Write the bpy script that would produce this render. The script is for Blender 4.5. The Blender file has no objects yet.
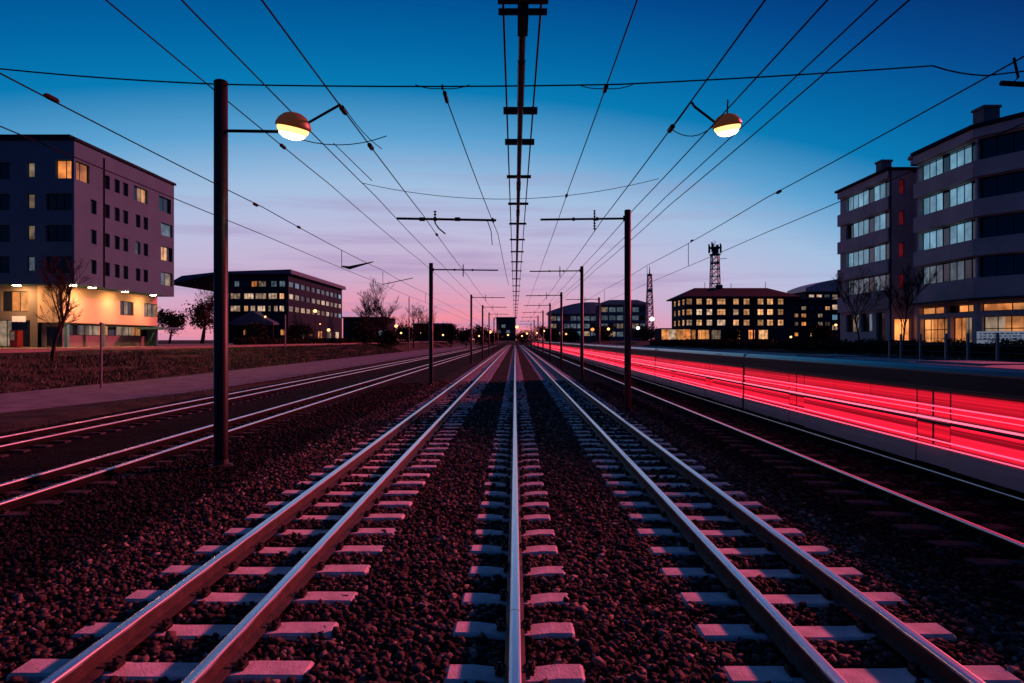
import bpy, math, random
import numpy as np
from mathutils import Vector
C = bpy.context.scene
COL = C.collection
rad = math.radians
random.seed(7)

# ------------------------------------------------------------------ camera
CAM_H = 3.0                                   # above the rail heads of the middle tracks (z = 0)
cd = bpy.data.cameras.new('camera'); cam = bpy.data.objects.new('camera', cd); COL.objects.link(cam)
cam.location = (0, 0, CAM_H); cam.rotation_euler = (rad(90), 0, 0)
cd.sensor_width = 36; cd.lens = 24.0
cd.shift_x = -3/1024; cd.shift_y = -1.5/1024
cd.clip_start = 0.1; cd.clip_end = 6000
C.camera = cam

# ------------------------------------------------------------------ sky
SUN_EL = rad(22); SUN_AZ = rad(55)            # red afterglow from ahead on the right (azimuth from the track axis)
W = bpy.data.worlds.new('World'); C.world = W; W.use_nodes = True
nt = W.node_tree; nt.nodes.clear()
def N(t, **k):
    n = nt.nodes.new(t)
    for a, v in k.items(): setattr(n, a, v)
    return n
def L(a, b): nt.links.new(a, b)
def lin(c):
    return tuple((x/255/12.92 if x/255 <= .04045 else ((x/255+.055)/1.055)**2.4) for x in c)
tc = N('ShaderNodeTexCoord')
sep = N('ShaderNodeSeparateXYZ'); L(tc.outputs['Generated'], sep.inputs[0])
dot = N('ShaderNodeVectorMath', operation='DOT_PRODUCT'); L(tc.outputs['Generated'], dot.inputs[0])
dot.inputs[1].default_value = (-.16, .987, 0)           # where the afterglow is centred
om = N('ShaderNodeMath', operation='SUBTRACT'); om.inputs[0].default_value = 1; L(dot.outputs['Value'], om.inputs[1])
ma = N('ShaderNodeMath', operation='MULTIPLY_ADD'); L(om.outputs[0], ma.inputs[0]); ma.inputs[1].default_value = .7
zabs = N('ShaderNodeMath', operation='ABSOLUTE'); L(sep.outputs['Z'], zabs.inputs[0]); L(zabs.outputs[0], ma.inputs[2])
# long thin streaks of cloud low in the sky
mp = N('ShaderNodeMapping'); mp.inputs['Scale'].default_value = (1.6, 1.6, 26); mp.inputs['Rotation'].default_value = (0, rad(3), 0)
L(tc.outputs['Generated'], mp.inputs[0])
nz = N('ShaderNodeTexNoise'); nz.inputs['Scale'].default_value = 2.2; nz.inputs['Detail'].default_value = 5; nz.inputs['Roughness'].default_value = .55
L(mp.outputs[0], nz.inputs['Vector'])
cl = N('ShaderNodeMapRange'); cl.inputs['From Min'].default_value = .5; cl.inputs['From Max'].default_value = .72
L(nz.outputs['Fac'], cl.inputs['Value'])
lowmask = N('ShaderNodeMapRange'); lowmask.inputs['From Min'].default_value = .34; lowmask.inputs['From Max'].default_value = .06
L(ma.outputs[0], lowmask.inputs['Value'])
cm = N('ShaderNodeMath', operation='MULTIPLY'); L(cl.outputs[0], cm.inputs[0]); L(lowmask.outputs[0], cm.inputs[1])
ramp = N('ShaderNodeValToRGB'); L(ma.outputs[0], ramp.inputs[0])
stops = [(0, (242, 116, 126)), (.03, (243, 144, 160)), (.062, (226, 158, 184)), (.095, (204, 172, 203)), (.165, (190, 188, 220)),
         (.235, (162, 191, 224)), (.31, (92, 162, 210)), (.385, (6, 122, 180)), (.45, (0, 102, 164)), (.54, (0, 74, 142)),
         (.62, (0, 52, 116)), (1.0, (14, 50, 98))]
el = ramp.color_ramp.elements
while len(el) < len(stops): el.new(.5)
for e, (p, c) in zip(el, stops): e.position = p; e.color = (*lin(c), 1)
mixc = N('ShaderNodeMix', data_type='RGBA'); L(cm.outputs[0], mixc.inputs['Factor'])
L(ramp.outputs[0], mixc.inputs['A']); mixc.inputs['B'].default_value = (*lin((166, 146, 190)), 1)
cfac = N('ShaderNodeMath', operation='MULTIPLY'); L(cm.outputs[0], cfac.inputs[0]); cfac.inputs[1].default_value = .85
nt.links.remove(mixc.inputs['Factor'].links[0]); L(cfac.outputs[0], mixc.inputs['Factor'])
b1 = N('ShaderNodeBackground'); L(mixc.outputs['Result'], b1.inputs['Color']); b1.inputs['Strength'].default_value = 1.0
sky = N('ShaderNodeTexSky', sky_type='NISHITA', sun_disc=False)
sky.sun_elevation = SUN_EL; sky.sun_rotation = SUN_AZ
b2 = N('ShaderNodeBackground'); L(sky.outputs[0], b2.inputs['Color']); b2.inputs['Strength'].default_value = .0002
ad = N('ShaderNodeAddShader'); L(b1.outputs[0], ad.inputs[0]); L(b2.outputs[0], ad.inputs[1])
out = N('ShaderNodeOutputWorld'); L(ad.outputs[0], out.inputs['Surface'])

# red afterglow, low on the right ahead of the camera
sd = bpy.data.lights.new('sun', 'SUN'); sun = bpy.data.objects.new('sun', sd); COL.objects.link(sun)
sd.energy = 5.0; sd.angle = rad(2.5); sd.color = (1, .11, .145)
sun_dir = Vector((math.cos(SUN_EL)*math.sin(SUN_AZ), math.cos(SUN_EL)*math.cos(SUN_AZ), math.sin(SUN_EL)))
sun.rotation_euler = sun_dir.to_track_quat('Z', 'Y').to_euler()

C.view_settings.view_transform = 'Standard'; C.view_settings.look = 'None'
C.view_settings.exposure = 0; C.view_settings.gamma = 1; C.view_settings.use_curve_mapping = False
C.cycles.max_bounces = 5; C.cycles.sample_clamp_indirect = 6; C.cycles.sample_clamp_direct = 0
C.cycles.use_denoising = True

# ------------------------------------------------------------------ materials
def mat(name, color, rough=.7, metal=0, var=0, scale=5, bump=0, bscale=30, emit=None, es=0, spec=.5, stretch=(1, 1, 1), island=0, coat=0):
    m = bpy.data.materials.new(name); m.use_nodes = True
    t = m.node_tree; b = t.nodes['Principled BSDF']
    b.inputs['Base Color'].default_value = (*color, 1)
    b.inputs['Roughness'].default_value = rough; b.inputs['Metallic'].default_value = metal
    b.inputs['Specular IOR Level'].default_value = spec
    b.inputs['Coat Weight'].default_value = coat
    co = t.nodes.new('ShaderNodeTexCoord'); mpn = t.nodes.new('ShaderNodeMapping')
    mpn.inputs['Scale'].default_value = stretch; t.links.new(co.outputs['Object'], mpn.inputs[0])
    if var or island:
        hsv = t.nodes.new('ShaderNodeHueSaturation'); hsv.inputs['Color'].default_value = (*color, 1)
        n = t.nodes.new('ShaderNodeTexNoise'); n.inputs['Scale'].default_value = scale; n.inputs['Detail'].default_value = 6
        t.links.new(mpn.outputs[0], n.inputs['Vector'])
        r = t.nodes.new('ShaderNodeMapRange'); r.inputs['From Min'].default_value = .3; r.inputs['From Max'].default_value = .7
        r.inputs['To Min'].default_value = 1-var; r.inputs['To Max'].default_value = 1+var
        if island:
            g = t.nodes.new('ShaderNodeNewGeometry')
            r.inputs['From Min'].default_value = 0; r.inputs['From Max'].default_value = 1
            r.inputs['To Min'].default_value = 1-island; r.inputs['To Max'].default_value = 1+island
            t.links.new(g.outputs['Random Per Island'], r.inputs['Value'])
            r2 = t.nodes.new('ShaderNodeMapRange'); r2.inputs['To Min'].default_value = .46; r2.inputs['To Max'].default_value = .53
            wn = t.nodes.new('ShaderNodeTexWhiteNoise'); wn.noise_dimensions = '1D'
            t.links.new(g.outputs['Random Per Island'], wn.inputs['W']); t.links.new(wn.outputs['Value'], r2.inputs['Value'])
            t.links.new(r2.outputs[0], hsv.inputs['Hue'])
        else:
            t.links.new(n.outputs['Fac'], r.inputs['Value'])
        t.links.new(r.outputs[0], hsv.inputs['Value']); t.links.new(hsv.outputs[0], b.inputs['Base Color'])
    if bump:
        n2 = t.nodes.new('ShaderNodeTexNoise'); n2.inputs['Scale'].default_value = bscale; n2.inputs['Detail'].default_value = 4
        t.links.new(mpn.outputs[0], n2.inputs['Vector'])
        bp = t.nodes.new('ShaderNodeBump'); bp.inputs['Strength'].default_value = bump; bp.inputs['Distance'].default_value = .02
        t.links.new(n2.outputs['Fac'], bp.inputs['Height']); t.links.new(bp.outputs[0], b.inputs['Normal'])
    if emit:
        b.inputs['Emission Color'].default_value = (*emit, 1); b.inputs['Emission Strength'].default_value = es
    return m

def lit(name, color, es, var=.5, scale=.9, stretch=(1, 1, 1), rvar=.5):
    """a lit window pane: glass with a room's uneven light behind it, brighter or dimmer from window to window"""
    m = mat(name, (.02, .02, .02), .15, emit=color, es=es)
    t = m.node_tree; b = t.nodes['Principled BSDF']
    co = t.nodes.new('ShaderNodeTexCoord'); mp_ = t.nodes.new('ShaderNodeMapping'); mp_.inputs['Scale'].default_value = stretch
    t.links.new(co.outputs['Object'], mp_.inputs[0])
    n = t.nodes.new('ShaderNodeTexNoise'); n.inputs['Scale'].default_value = scale; n.inputs['Detail'].default_value = 3
    t.links.new(mp_.outputs[0], n.inputs['Vector'])
    r = t.nodes.new('ShaderNodeMapRange'); r.inputs['From Min'].default_value = .35; r.inputs['From Max'].default_value = .65
    r.inputs['To Min'].default_value = es*(1-var); r.inputs['To Max'].default_value = es*(1+var)
    t.links.new(n.outputs['Fac'], r.inputs['Value'])
    oi = t.nodes.new('ShaderNodeObjectInfo'); r2 = t.nodes.new('ShaderNodeMapRange')
    r2.inputs['To Min'].default_value = 1-rvar; r2.inputs['To Max'].default_value = 1+rvar
    t.links.new(oi.outputs['Random'], r2.inputs['Value'])
    mm = t.nodes.new('ShaderNodeMath'); mm.operation = 'MULTIPLY'
    t.links.new(r.outputs[0], mm.inputs[0]); t.links.new(r2.outputs[0], mm.inputs[1])
    t.links.new(mm.outputs[0], b.inputs['Emission Strength'])
    return m

M = {}
M['rail_head'] = mat('polished_steel', (.92, .91, .92), .30, 1, var=.15, scale=3, stretch=(30, .4, 1))
M['rail_web_shaded'] = mat('shade_dark_steel', (.010, .009, .009), .7, 0, var=.3, spec=.04)  # outer rails: their shade is put into the steel colour
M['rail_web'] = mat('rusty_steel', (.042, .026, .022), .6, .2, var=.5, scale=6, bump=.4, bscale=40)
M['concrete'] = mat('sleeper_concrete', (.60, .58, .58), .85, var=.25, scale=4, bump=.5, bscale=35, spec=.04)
M['sleeper_shaded'] = mat('shade_dark_sleeper', (.050, .050, .056), .8, var=.4, scale=4, bump=.5, bscale=35, spec=.04)  # outer sleepers, darkened in colour to stand for shade
M['iron'] = mat('cast_iron', (.035, .028, .026), .6, .5, var=.4)
def stone_mat(name, ramp_):
    m = mat(name, (.08, .07, .07), .8, spec=.10); t = m.node_tree; b = t.nodes['Principled BSDF']
    g = t.nodes.new('ShaderNodeNewGeometry'); rp = t.nodes.new('ShaderNodeValToRGB'); t.links.new(g.outputs['Random Per Island'], rp.inputs[0])
    e = rp.color_ramp.elements
    while len(e) < len(ramp_): e.new(.5)
    for q, (p, c) in zip(e, ramp_): q.position = p; q.color = (*c, 1)
    t.links.new(rp.outputs[0], b.inputs['Base Color']); return m
M['stone'] = stone_mat('crushed_stone', [(0, (.016, .015, .016)), (.35, (.036, .031, .031)), (.65, (.066, .054, .050)), (.85, (.115, .090, .080)), (.96, (.20, .165, .15)), (1, (.32, .28, .26))])
M['shaded_stone'] = stone_mat('shade_dark_stone', [(0, (.004, .005, .006)), (.6, (.009, .010, .011)), (.9, (.020, .020, .021)), (1, (.06, .06, .06))])  # shade of the outer beds put into the stone colour
M['pole'] = mat('pole_paint', (.008, .009, .011), .45, 0, var=.3, scale=3, stretch=(1, 1, .3), bump=.1, spec=.25)
M['pole_redlit'] = mat('red_lit_pole_paint', (.085, .018, .018), .5, 0, var=.3, scale=3, stretch=(1, 1, .3), spec=.2)  # red light falling on this pole is put into its colour
M['wire'] = mat('wire', (.012, .012, .014), .6, .3, spec=.04)
M['insul'] = mat('insulator', (.03, .022, .02), .3, spec=.04)
M['road'] = mat('asphalt', (.15, .185, .21), .8, var=.25, scale=.7, bump=.3, bscale=20, spec=.04)
M['soil'] = mat('soil', (.046, .050, .040), .95, var=.45, scale=.6, bump=.6, bscale=4, spec=.04)
M['street'] = mat('street_paving', (.20, .20, .18), .8, var=.2, scale=.5, spec=.04)
M['grass'] = mat('dry_grass', (.085, .12, .075), .9, island=.6, spec=.04)
M['bark'] = mat('bark', (.05, .038, .032), .9, var=.3, spec=.04)
M['leaf'] = mat('dark_leaves', (.03, .036, .022), .8, island=.5, spec=.04)
M['plaster'] = mat('blue_grey_plaster', (.068, .185, .235), .85, var=.10, scale=.35, bump=.15, bscale=12, spec=.04)
M['plaster_warm'] = mat('pale_plaster', (.46, .385, .33), .85, var=.10, scale=.35, bump=.15, bscale=12, spec=.04)
M['plaster_dark'] = mat('grey_plaster', (.17, .165, .175), .85, var=.14, scale=.5, bump=.15, bscale=12, spec=.04)
M['mauve'] = mat('grey_render', (.50, .40, .385), .85, var=.14, scale=.5, bump=.2, bscale=10, spec=.04)
M['slate'] = mat('slate_cladding', (.018, .036, .050), .8, var=.2, scale=.8, spec=.04)
M['navy'] = mat('dark_cladding', (.013, .032, .046), .7, var=.2, scale=.6, spec=.04)
M['bluepanel'] = mat('blue_grey_panel', (.085, .15, .20), .5, var=.15, scale=.5, spec=.04)
M['roof'] = mat('roof_sheet', (.016, .030, .042), .9, 0, var=.2, scale=.4, spec=.04)
M['paleroof'] = mat('pale_roof', (.35, .37, .40), .45, .3)
M['frame'] = mat('window_frame', (.020, .026, .032), .6, spec=.1)
M['glass'] = mat('dark_glass', (.012, .014, .018), .08, spec=.6)
M['warm'] = lit('lit_warm', (1, .48, .20), .60, var=.5, rvar=.65)
M['orange'] = lit('lit_orange', (1, .31, .08), .7, var=.6, scale=.6)
M['amber'] = lit('lit_amber', (1, .37, .11), .6, var=.6, scale=.5)
M['cream'] = lit('lit_cream', (1, .66, .44), .5, var=.6, rvar=.65)
M['cool'] = lit('pane_cool', (.24, .52, .74), .44, var=.25, rvar=.3)  # pale blue emission set into the pane
M['dim'] = lit('lit_dim', (.35, .48, .62), .17, var=.5)
M['dimwarm'] = lit('lit_dim_warm', (.9, .62, .42), .18, var=.6)
M['redroom'] = lit('lit_red', (1, .05, .09), .06)
M['lamp_shell'] = mat('lamp_shell', (.13, .055, .022), .45, emit=(1, .28, .06), es=.05)
M['lamp'] = mat('lamp_lens', (.8, .7, .5), .3, emit=(1, .50, .15), es=2.6)
M['bulb'] = mat('lamp_bulb', (.8, .7, .5), .3, emit=(1, .66, .32), es=14)
M['glow'] = mat('small_lamp', (.8, .7, .5), .3, emit=(1, .44, .15), es=3.2)
M['glowwhite'] = mat('white_lamp', (.8, .8, .8), .3, emit=(.85, .95, 1), es=2.2)
M['glowred'] = mat('orange_red_lamp', (.8, .4, .3), .3, emit=(1, .20, .05), es=2.6)
M['soffit_lamp'] = mat('soffit_lamp', (.8, .7, .5), .3, emit=(1, .43, .135), es=380)
M['white'] = mat('white_panel', (.80, .82, .86), .6, var=.1, scale=1.5, emit=(.75, .85, 1), es=.16)  # faint glow added, standing for the shop light on the banner
M['redbox'] = mat('red_enamel', (.35, .03, .03), .4)
M['grey'] = mat('grey_metal', (.2, .2, .21), .5, .4)
# tram
M['tram_skirt'] = mat('tram_silver_paint', (.42, .43, .47), .35, .35, var=.06, scale=1, coat=.4)
M['tram_body'] = mat('tram_dark_blue', (.010, .032, .055), .3, 0, coat=.3)
M['tram_roof'] = mat('tram_roof', (.07, .16, .23), .75, 0)
M['tram_black'] = mat('tram_rubber', (.012, .012, .013), .6)
M['tram_glass'] = mat('tram_tinted_glass', (.004, .018, .034), .4, spec=.1)
M['band'] = lit('tram_light_band', (1, .010, .038), 1.15, var=.75, scale=.9, stretch=(1, .02, 11), rvar=.06)
M['pane_red'] = lit('tram_red_lit_window', (1, .009, .034), .62, var=.95, scale=.9, stretch=(1, .02, 9), rvar=.10)
M['led'] = mat('tram_light_tube', (.8, .3, .3), .3, emit=(1, .10, .17), es=2.6)
M['ledred'] = mat('tram_red_tube', (.8, .1, .1), .3, emit=(1, .07, .15), es=2.4)
M['ledwhite'] = mat('headlight_glass', (.8, .8, .8), .2, emit=(1, .9, .75), es=6)

def ballast_mat(k=1, nm='ballast'):
    m = bpy.data.materials.new(nm); m.use_nodes = True
    t = m.node_tree; b = t.nodes['Principled BSDF']; b.inputs['Roughness'].default_value = .9; b.inputs['Specular IOR Level'].default_value = .04
    co = t.nodes.new('ShaderNodeTexCoord')
    v = t.nodes.new('ShaderNodeTexVoronoi'); v.inputs['Scale'].default_value = 11
    t.links.new(co.outputs['Object'], v.inputs['Vector'])
    bw = t.nodes.new('ShaderNodeSeparateColor'); t.links.new(v.outputs['Color'], bw.inputs[0])
    r = t.nodes.new('ShaderNodeValToRGB'); t.links.new(bw.outputs[0], r.inputs[0])
    e = r.color_ramp.elements; e[0].color = (.024*k, .020*k, .020*k, 1); e[1].color = (.15*k, .115*k, .105*k, 1)
    e.new(.55).color = (.075*k, .060*k, .057*k, 1)
    n = t.nodes.new('ShaderNodeTexNoise'); n.inputs['Scale'].default_value = .35; n.inputs['Detail'].default_value = 5
    t.links.new(co.outputs['Object'], n.inputs['Vector'])
    mr = t.nodes.new('ShaderNodeMapRange'); mr.inputs['From Min'].default_value = .3; mr.inputs['From Max'].default_value = .7
    mr.inputs['To Min'].default_value = .65; mr.inputs['To Max'].default_value = 1.3
    t.links.new(n.outputs['Fac'], mr.inputs['Value'])
    h = t.nodes.new('ShaderNodeHueSaturation'); t.links.new(r.outputs[0], h.inputs['Color']); t.links.new(mr.outputs[0], h.inputs['Value'])
    t.links.new(h.outputs[0], b.inputs['Base Color'])
    bp = t.nodes.new('ShaderNodeBump'); bp.inputs['Strength'].default_value = 1; bp.inputs['Distance'].default_value = .05; bp.invert = True
    t.links.new(v.outputs['Distance'], bp.inputs['Height']); t.links.new(bp.outputs[0], b.inputs['Normal'])
    return m
M['ballast'] = ballast_mat(.30); M['shaded_ballast'] = ballast_mat(.13, 'shade_dark_ballast')  # the second is darkened for the shade beyond the shoulders

# ------------------------------------------------------------------ helpers
def worldoff(o):
    v = Vector((0, 0, 0))
    while o is not None: v += o.location; o = o.parent
    return v
def link(name, me, m, parent=None):
    o = bpy.data.objects.new(name, me); COL.objects.link(o)
    ms = m if isinstance(m, (list, tuple)) else [m]
    for x in ms: me.materials.append(x)
    if parent is not None:
        o.parent = parent; o.location = -worldoff(parent)
    return o
class MB:
    def __init__(s): s.v = []; s.f = []; s.mi = []; s.cur = 0
    def add(s, vs, fs):
        n = len(s.v); s.v += [tuple(x) for x in vs]
        for f in fs: s.f.append(tuple(i+n for i in f)); s.mi.append(s.cur)
    def box(s, x0, y0, z0, x1, y1, z1):
        s.add([(x0,y0,z0),(x1,y0,z0),(x1,y1,z0),(x0,y1,z0),(x0,y0,z1),(x1,y0,z1),(x1,y1,z1),(x0,y1,z1)],
              [(0,3,2,1),(4,5,6,7),(0,1,5,4),(1,2,6,5),(2,3,7,6),(3,0,4,7)])
    def obox(s, O, U, Nn, u0, u1, z0, z1, n0, n1):
        p = lambda u, n, z: (O[0]+U[0]*u+Nn[0]*n, O[1]+U[1]*u+Nn[1]*n, z)
        s.add([p(u0,n0,z0),p(u1,n0,z0),p(u1,n1,z0),p(u0,n1,z0),p(u0,n0,z1),p(u1,n0,z1),p(u1,n1,z1),p(u0,n1,z1)],
              [(0,3,2,1),(4,5,6,7),(0,1,5,4),(1,2,6,5),(2,3,7,6),(3,0,4,7)])
    def quad(s, *p): s.add(p, [tuple(range(len(p)))])
    def prism(s, poly, z0, z1):
        n = len(poly)
        s.add([(x, y, z0) for x, y in poly]+[(x, y, z1) for x, y in poly],
              [tuple(range(n-1, -1, -1)), tuple(range(n, 2*n))]+[(i, (i+1) % n, n+(i+1) % n, n+i) for i in range(n)])
    def xprof(s, poly, y0, y1):                       # an (x, z) outline drawn out along the track
        n = len(poly)
        s.add([(x, y0, z) for x, z in poly]+[(x, y1, z) for x, z in poly],
              [tuple(range(n)), tuple(range(2*n-1, n-1, -1))]+[((i+1) % n, i, n+i, n+(i+1) % n) for i in range(n)])
    def tube(s, pts, r, k=6, cap=True):
        pts = [Vector(p) for p in pts]
        rs = r if isinstance(r, (list, tuple)) else [r]*len(pts)
        vs = []; fs = []
        for i, p in enumerate(pts):
            d = (pts[min(i+1, len(pts)-1)]-pts[max(i-1, 0)]).normalized()
            a = Vector((0, 0, 1)) if abs(d.z) < .9 else Vector((1, 0, 0))
            u = d.cross(a).normalized(); w = d.cross(u)
            for j in range(k):
                t = 2*math.pi*j/k
                vs.append(p+(u*math.cos(t)+w*math.sin(t))*rs[i])
        for i in range(len(pts)-1):
            for j in range(k):
                fs.append((i*k+j, i*k+(j+1) % k, (i+1)*k+(j+1) % k, (i+1)*k+j))
        if cap: fs.append(tuple(range(k-1, -1, -1))); fs.append(tuple(range((len(pts)-1)*k, len(pts)*k)))
        s.add(vs, fs)
    def lathe(s, c, prof, k=20):
        vs = []; fs = []
        for r, z in prof:
            for j in range(k):
                t = 2*math.pi*j/k; vs.append((c[0]+r*math.cos(t), c[1]+r*math.sin(t), c[2]+z))
        for i in range(len(prof)-1):
            for j in range(k): fs.append((i*k+j, i*k+(j+1) % k, (i+1)*k+(j+1) % k, (i+1)*k+j))
        s.add(vs, fs)
    def build(s, name, m, parent=None, smooth=False):
        me = bpy.data.meshes.new(name); me.from_pydata(s.v, [], s.f)
        if any(s.mi): me.polygons.foreach_set('material_index', s.mi)
        if smooth: me.polygons.foreach_set('use_smooth', [True]*len(s.f))
        me.update()
        return link(name, me, m, parent)
def tag(o, label, cat, group=None):
    o['label'] = label; o['category'] = cat
    if group: o['group'] = group
    return o
def thing(name, label, cat, loc, group=None):
    o = bpy.data.objects.new(name, None); COL.objects.link(o); o.location = loc; o.empty_display_size = .3
    bpy.context.view_layer.update()
    return tag(o, label, cat, group)
def structure(o, kind='structure'): o['kind'] = kind; return o
def np_mesh(name, v, f, m, parent=None):
    me = bpy.data.meshes.new(name); k = f.shape[1]
    me.vertices.add(len(v)); me.vertices.foreach_set('co', v.astype(np.float32).ravel())
    me.loops.add(f.size); me.loops.foreach_set('vertex_index', f.astype(np.int32).ravel())
    me.polygons.add(len(f)); me.polygons.foreach_set('loop_start', np.arange(0, f.size, k, dtype=np.int32))
    me.update(calc_edges=True); me.validate()
    return link(name, me, m, parent)
def copy_tree(o, parent=None):
    c = o.copy(); COL.objects.link(c)
    if parent is not None: c.parent = parent
    for ch in list(o.children): copy_tree(ch, c)
    return c
bpy.context.view_layer.update()

# ------------------------------------------------------------------ ground
PX = [-900, -46, -43.6, -39.4, -38.4, -36, -33, -31.2, -20, -18.6, -9.0, -7.6, -6.1, 5.1, 6.4, 7.0, 13.5, 16, 20, 26, 30, 34, 900]
PZ = [2.2, 2.2, 2.05, 2.05, 1.95, 1.5, .45, -.25, -.25, -.5, -.5, -.49, -.308, -.308, -.49, -.5, -.5, 0, .8, 1.3, 1.9, 2.5, 2.5]
def gz(x): return float(np.interp(x, PX, PZ))
def make_ground():
    rng = np.random.default_rng(3)
    xs = np.unique(np.concatenate([np.array(PX, float), np.arange(-46, 34, .45), np.array([-4000., -300, -150, -80, -60, 50, 80, 150, 300, 4000])]))
    ys = np.concatenate([np.arange(-25, 2, 3), np.arange(2, 40, .4), np.geomspace(40, 5000, 70)])
    X, Y = np.meshgrid(xs, ys)
    Z = np.interp(X, PX, PZ)
    amp = np.where((np.abs(X+25.5) < 6.5) | (X < -38.6), .0, np.where((X > -19) & (X < 13.5), .010, .10))
    amp = np.where(np.abs(X) > 60, 0, amp)
    Z = Z+rng.normal(0, 1, Z.shape)*amp
    v = np.stack([X, Y, Z], -1).reshape(-1, 3)
    ny, nx = X.shape
    i = np.arange(ny*nx).reshape(ny, nx)
    f = np.stack([i[:-1, :-1], i[:-1, 1:], i[1:, 1:], i[1:, :-1]], -1).reshape(-1, 4)
    o = np_mesh('ground', v, f, [M['ballast'], M['soil'], M['shaded_ballast']])
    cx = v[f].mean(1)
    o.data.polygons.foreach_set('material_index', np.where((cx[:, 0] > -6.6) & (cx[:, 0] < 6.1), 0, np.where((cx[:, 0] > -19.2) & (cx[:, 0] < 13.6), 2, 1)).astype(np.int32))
    return structure(o)
make_ground()
b = MB()                                                  # service road along the left tracks, its near edge bending in
near = [(-26.5, -25), (-25.5, 10), (-24.4, 22), (-22.6, 31), (-20.3, 41), (-19.5, 55), (-19.3, 120), (-19.3, 400)]
far = [(-31.2, -25), (-31.2, 10), (-31.2, 22), (-31.2, 31), (-31.0, 41), (-29.8, 60), (-30.6, 120), (-31, 400)]
for i in range(len(near)-1):
    b.quad((*near[i], -.238), (*near[i+1], -.238), (*far[i+1], -.238), (*far[i], -.238))
structure(b.build('road', M['road']))
b = MB(); b.quad((-43.9, -20, 2.075), (-39.2, -20, 2.075), (-39.2, 500, 2.075), (-43.9, 500, 2.075))
structure(b.build('street', M['street']))
b = MB()
for x in (-43.95, -39.2): b.box(x, -20, 2.0, x+.18, 500, 2.19)
structure(b.build('kerb', M['street']))
b = MB(); b.quad((-70, 30, 2.208), (-44.2, 30, 2.208), (-44.2, 240, 2.208), (-70, 240, 2.208))
structure(b.build('pavement', M['street']))

# ------------------------------------------------------------------ tracks
SP = .98; Y0 = 6.71-2*SP
def rail_mesh(x, top, h, y0, y1, name, parent):
    hw, fw = .058, .105
    prof_web = [(-fw, 0), (fw, 0), (fw, .022), (.025, .05), (.022, h-.06), (.05, h-.045), (-.05, h-.045), (-.022, h-.06), (-.025, .05), (-fw, .022)]
    head = [(-hw, h-.045), (hw, h-.045), (hw, h-.022), (hw*.93, h-.012), (hw*.78, h-.0045), (hw*.45, h), (-hw*.45, h), (-hw*.78, h-.0045), (-hw*.93, h-.012), (-hw, h-.022)]
    b = MB(); z = top-h
    b.xprof([(x+p, z+q) for p, q in prof_web], y0, y1)
    b.cur = 1; b.xprof([(x+p, z+q+.002) for p, q in head], y0, y1)
    return b.build(name, [M['rail_web'] if top == 0 else M['rail_web_shaded'], M['rail_head']], parent)
def sleeper_mesh(L2, m, w=.17, h=.2):
    b = MB(); c = .025
    sec = lambda x, dz: [(x, -w-.02, -h), (x, -w, dz-c), (x, -w+c, dz), (x, w-c, dz), (x, w, dz-c), (x, w+.02, -h)]
    rng = random.Random(int(L2*1000))
    xs = [-L2, -L2+.03, -L2*.62, -L2*.25, 0, L2*.25, L2*.62, L2-.03, L2]
    rings = []
    for i, x in enumerate(xs):
        dz = -.02 if i in (0, len(xs)-1) else (-.028 if abs(x) < L2*.4 else 0)
        rings.append(sec(x, dz))
    vs = [p for r in rings for p in r]; k = 6; fs = [tuple(range(k-1, -1, -1)), tuple(range((len(xs)-1)*k, len(xs)*k))]
    for i in range(len(xs)-1):
        for j in range(k-1): fs.append((i*k+j, i*k+j+1, (i+1)*k+j+1, (i+1)*k+j))
    b.add(vs, fs)
    me = bpy.data.meshes.new('sleeper'); me.from_pydata(b.v, [], b.f); me.materials.append(m); return me
def clip_mesh():
    b = MB()
    b.box(-.19, -.07, -.01, .19, .07, .012)
    for s in (-1, 1):
        b.box(min(s*.09, s*.19), -.075, -.01, max(s*.09, s*.19), .075, .035)
        b.tube([(s*.15, -.035, .03), (s*.15, -.035, .105)], .022, 6)
        b.tube([(s*.10, .05, .03), (s*.13, .05, .075), (s*.19, .03, .07), (s*.19, -.05, .05)], .014, 5)
    me = bpy.data.meshes.new('rail_clip'); me.from_pydata(b.v, [], b.f); me.materials.append(M['iron']); return me
CLIP = clip_mesh()
TRACKS = []
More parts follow.
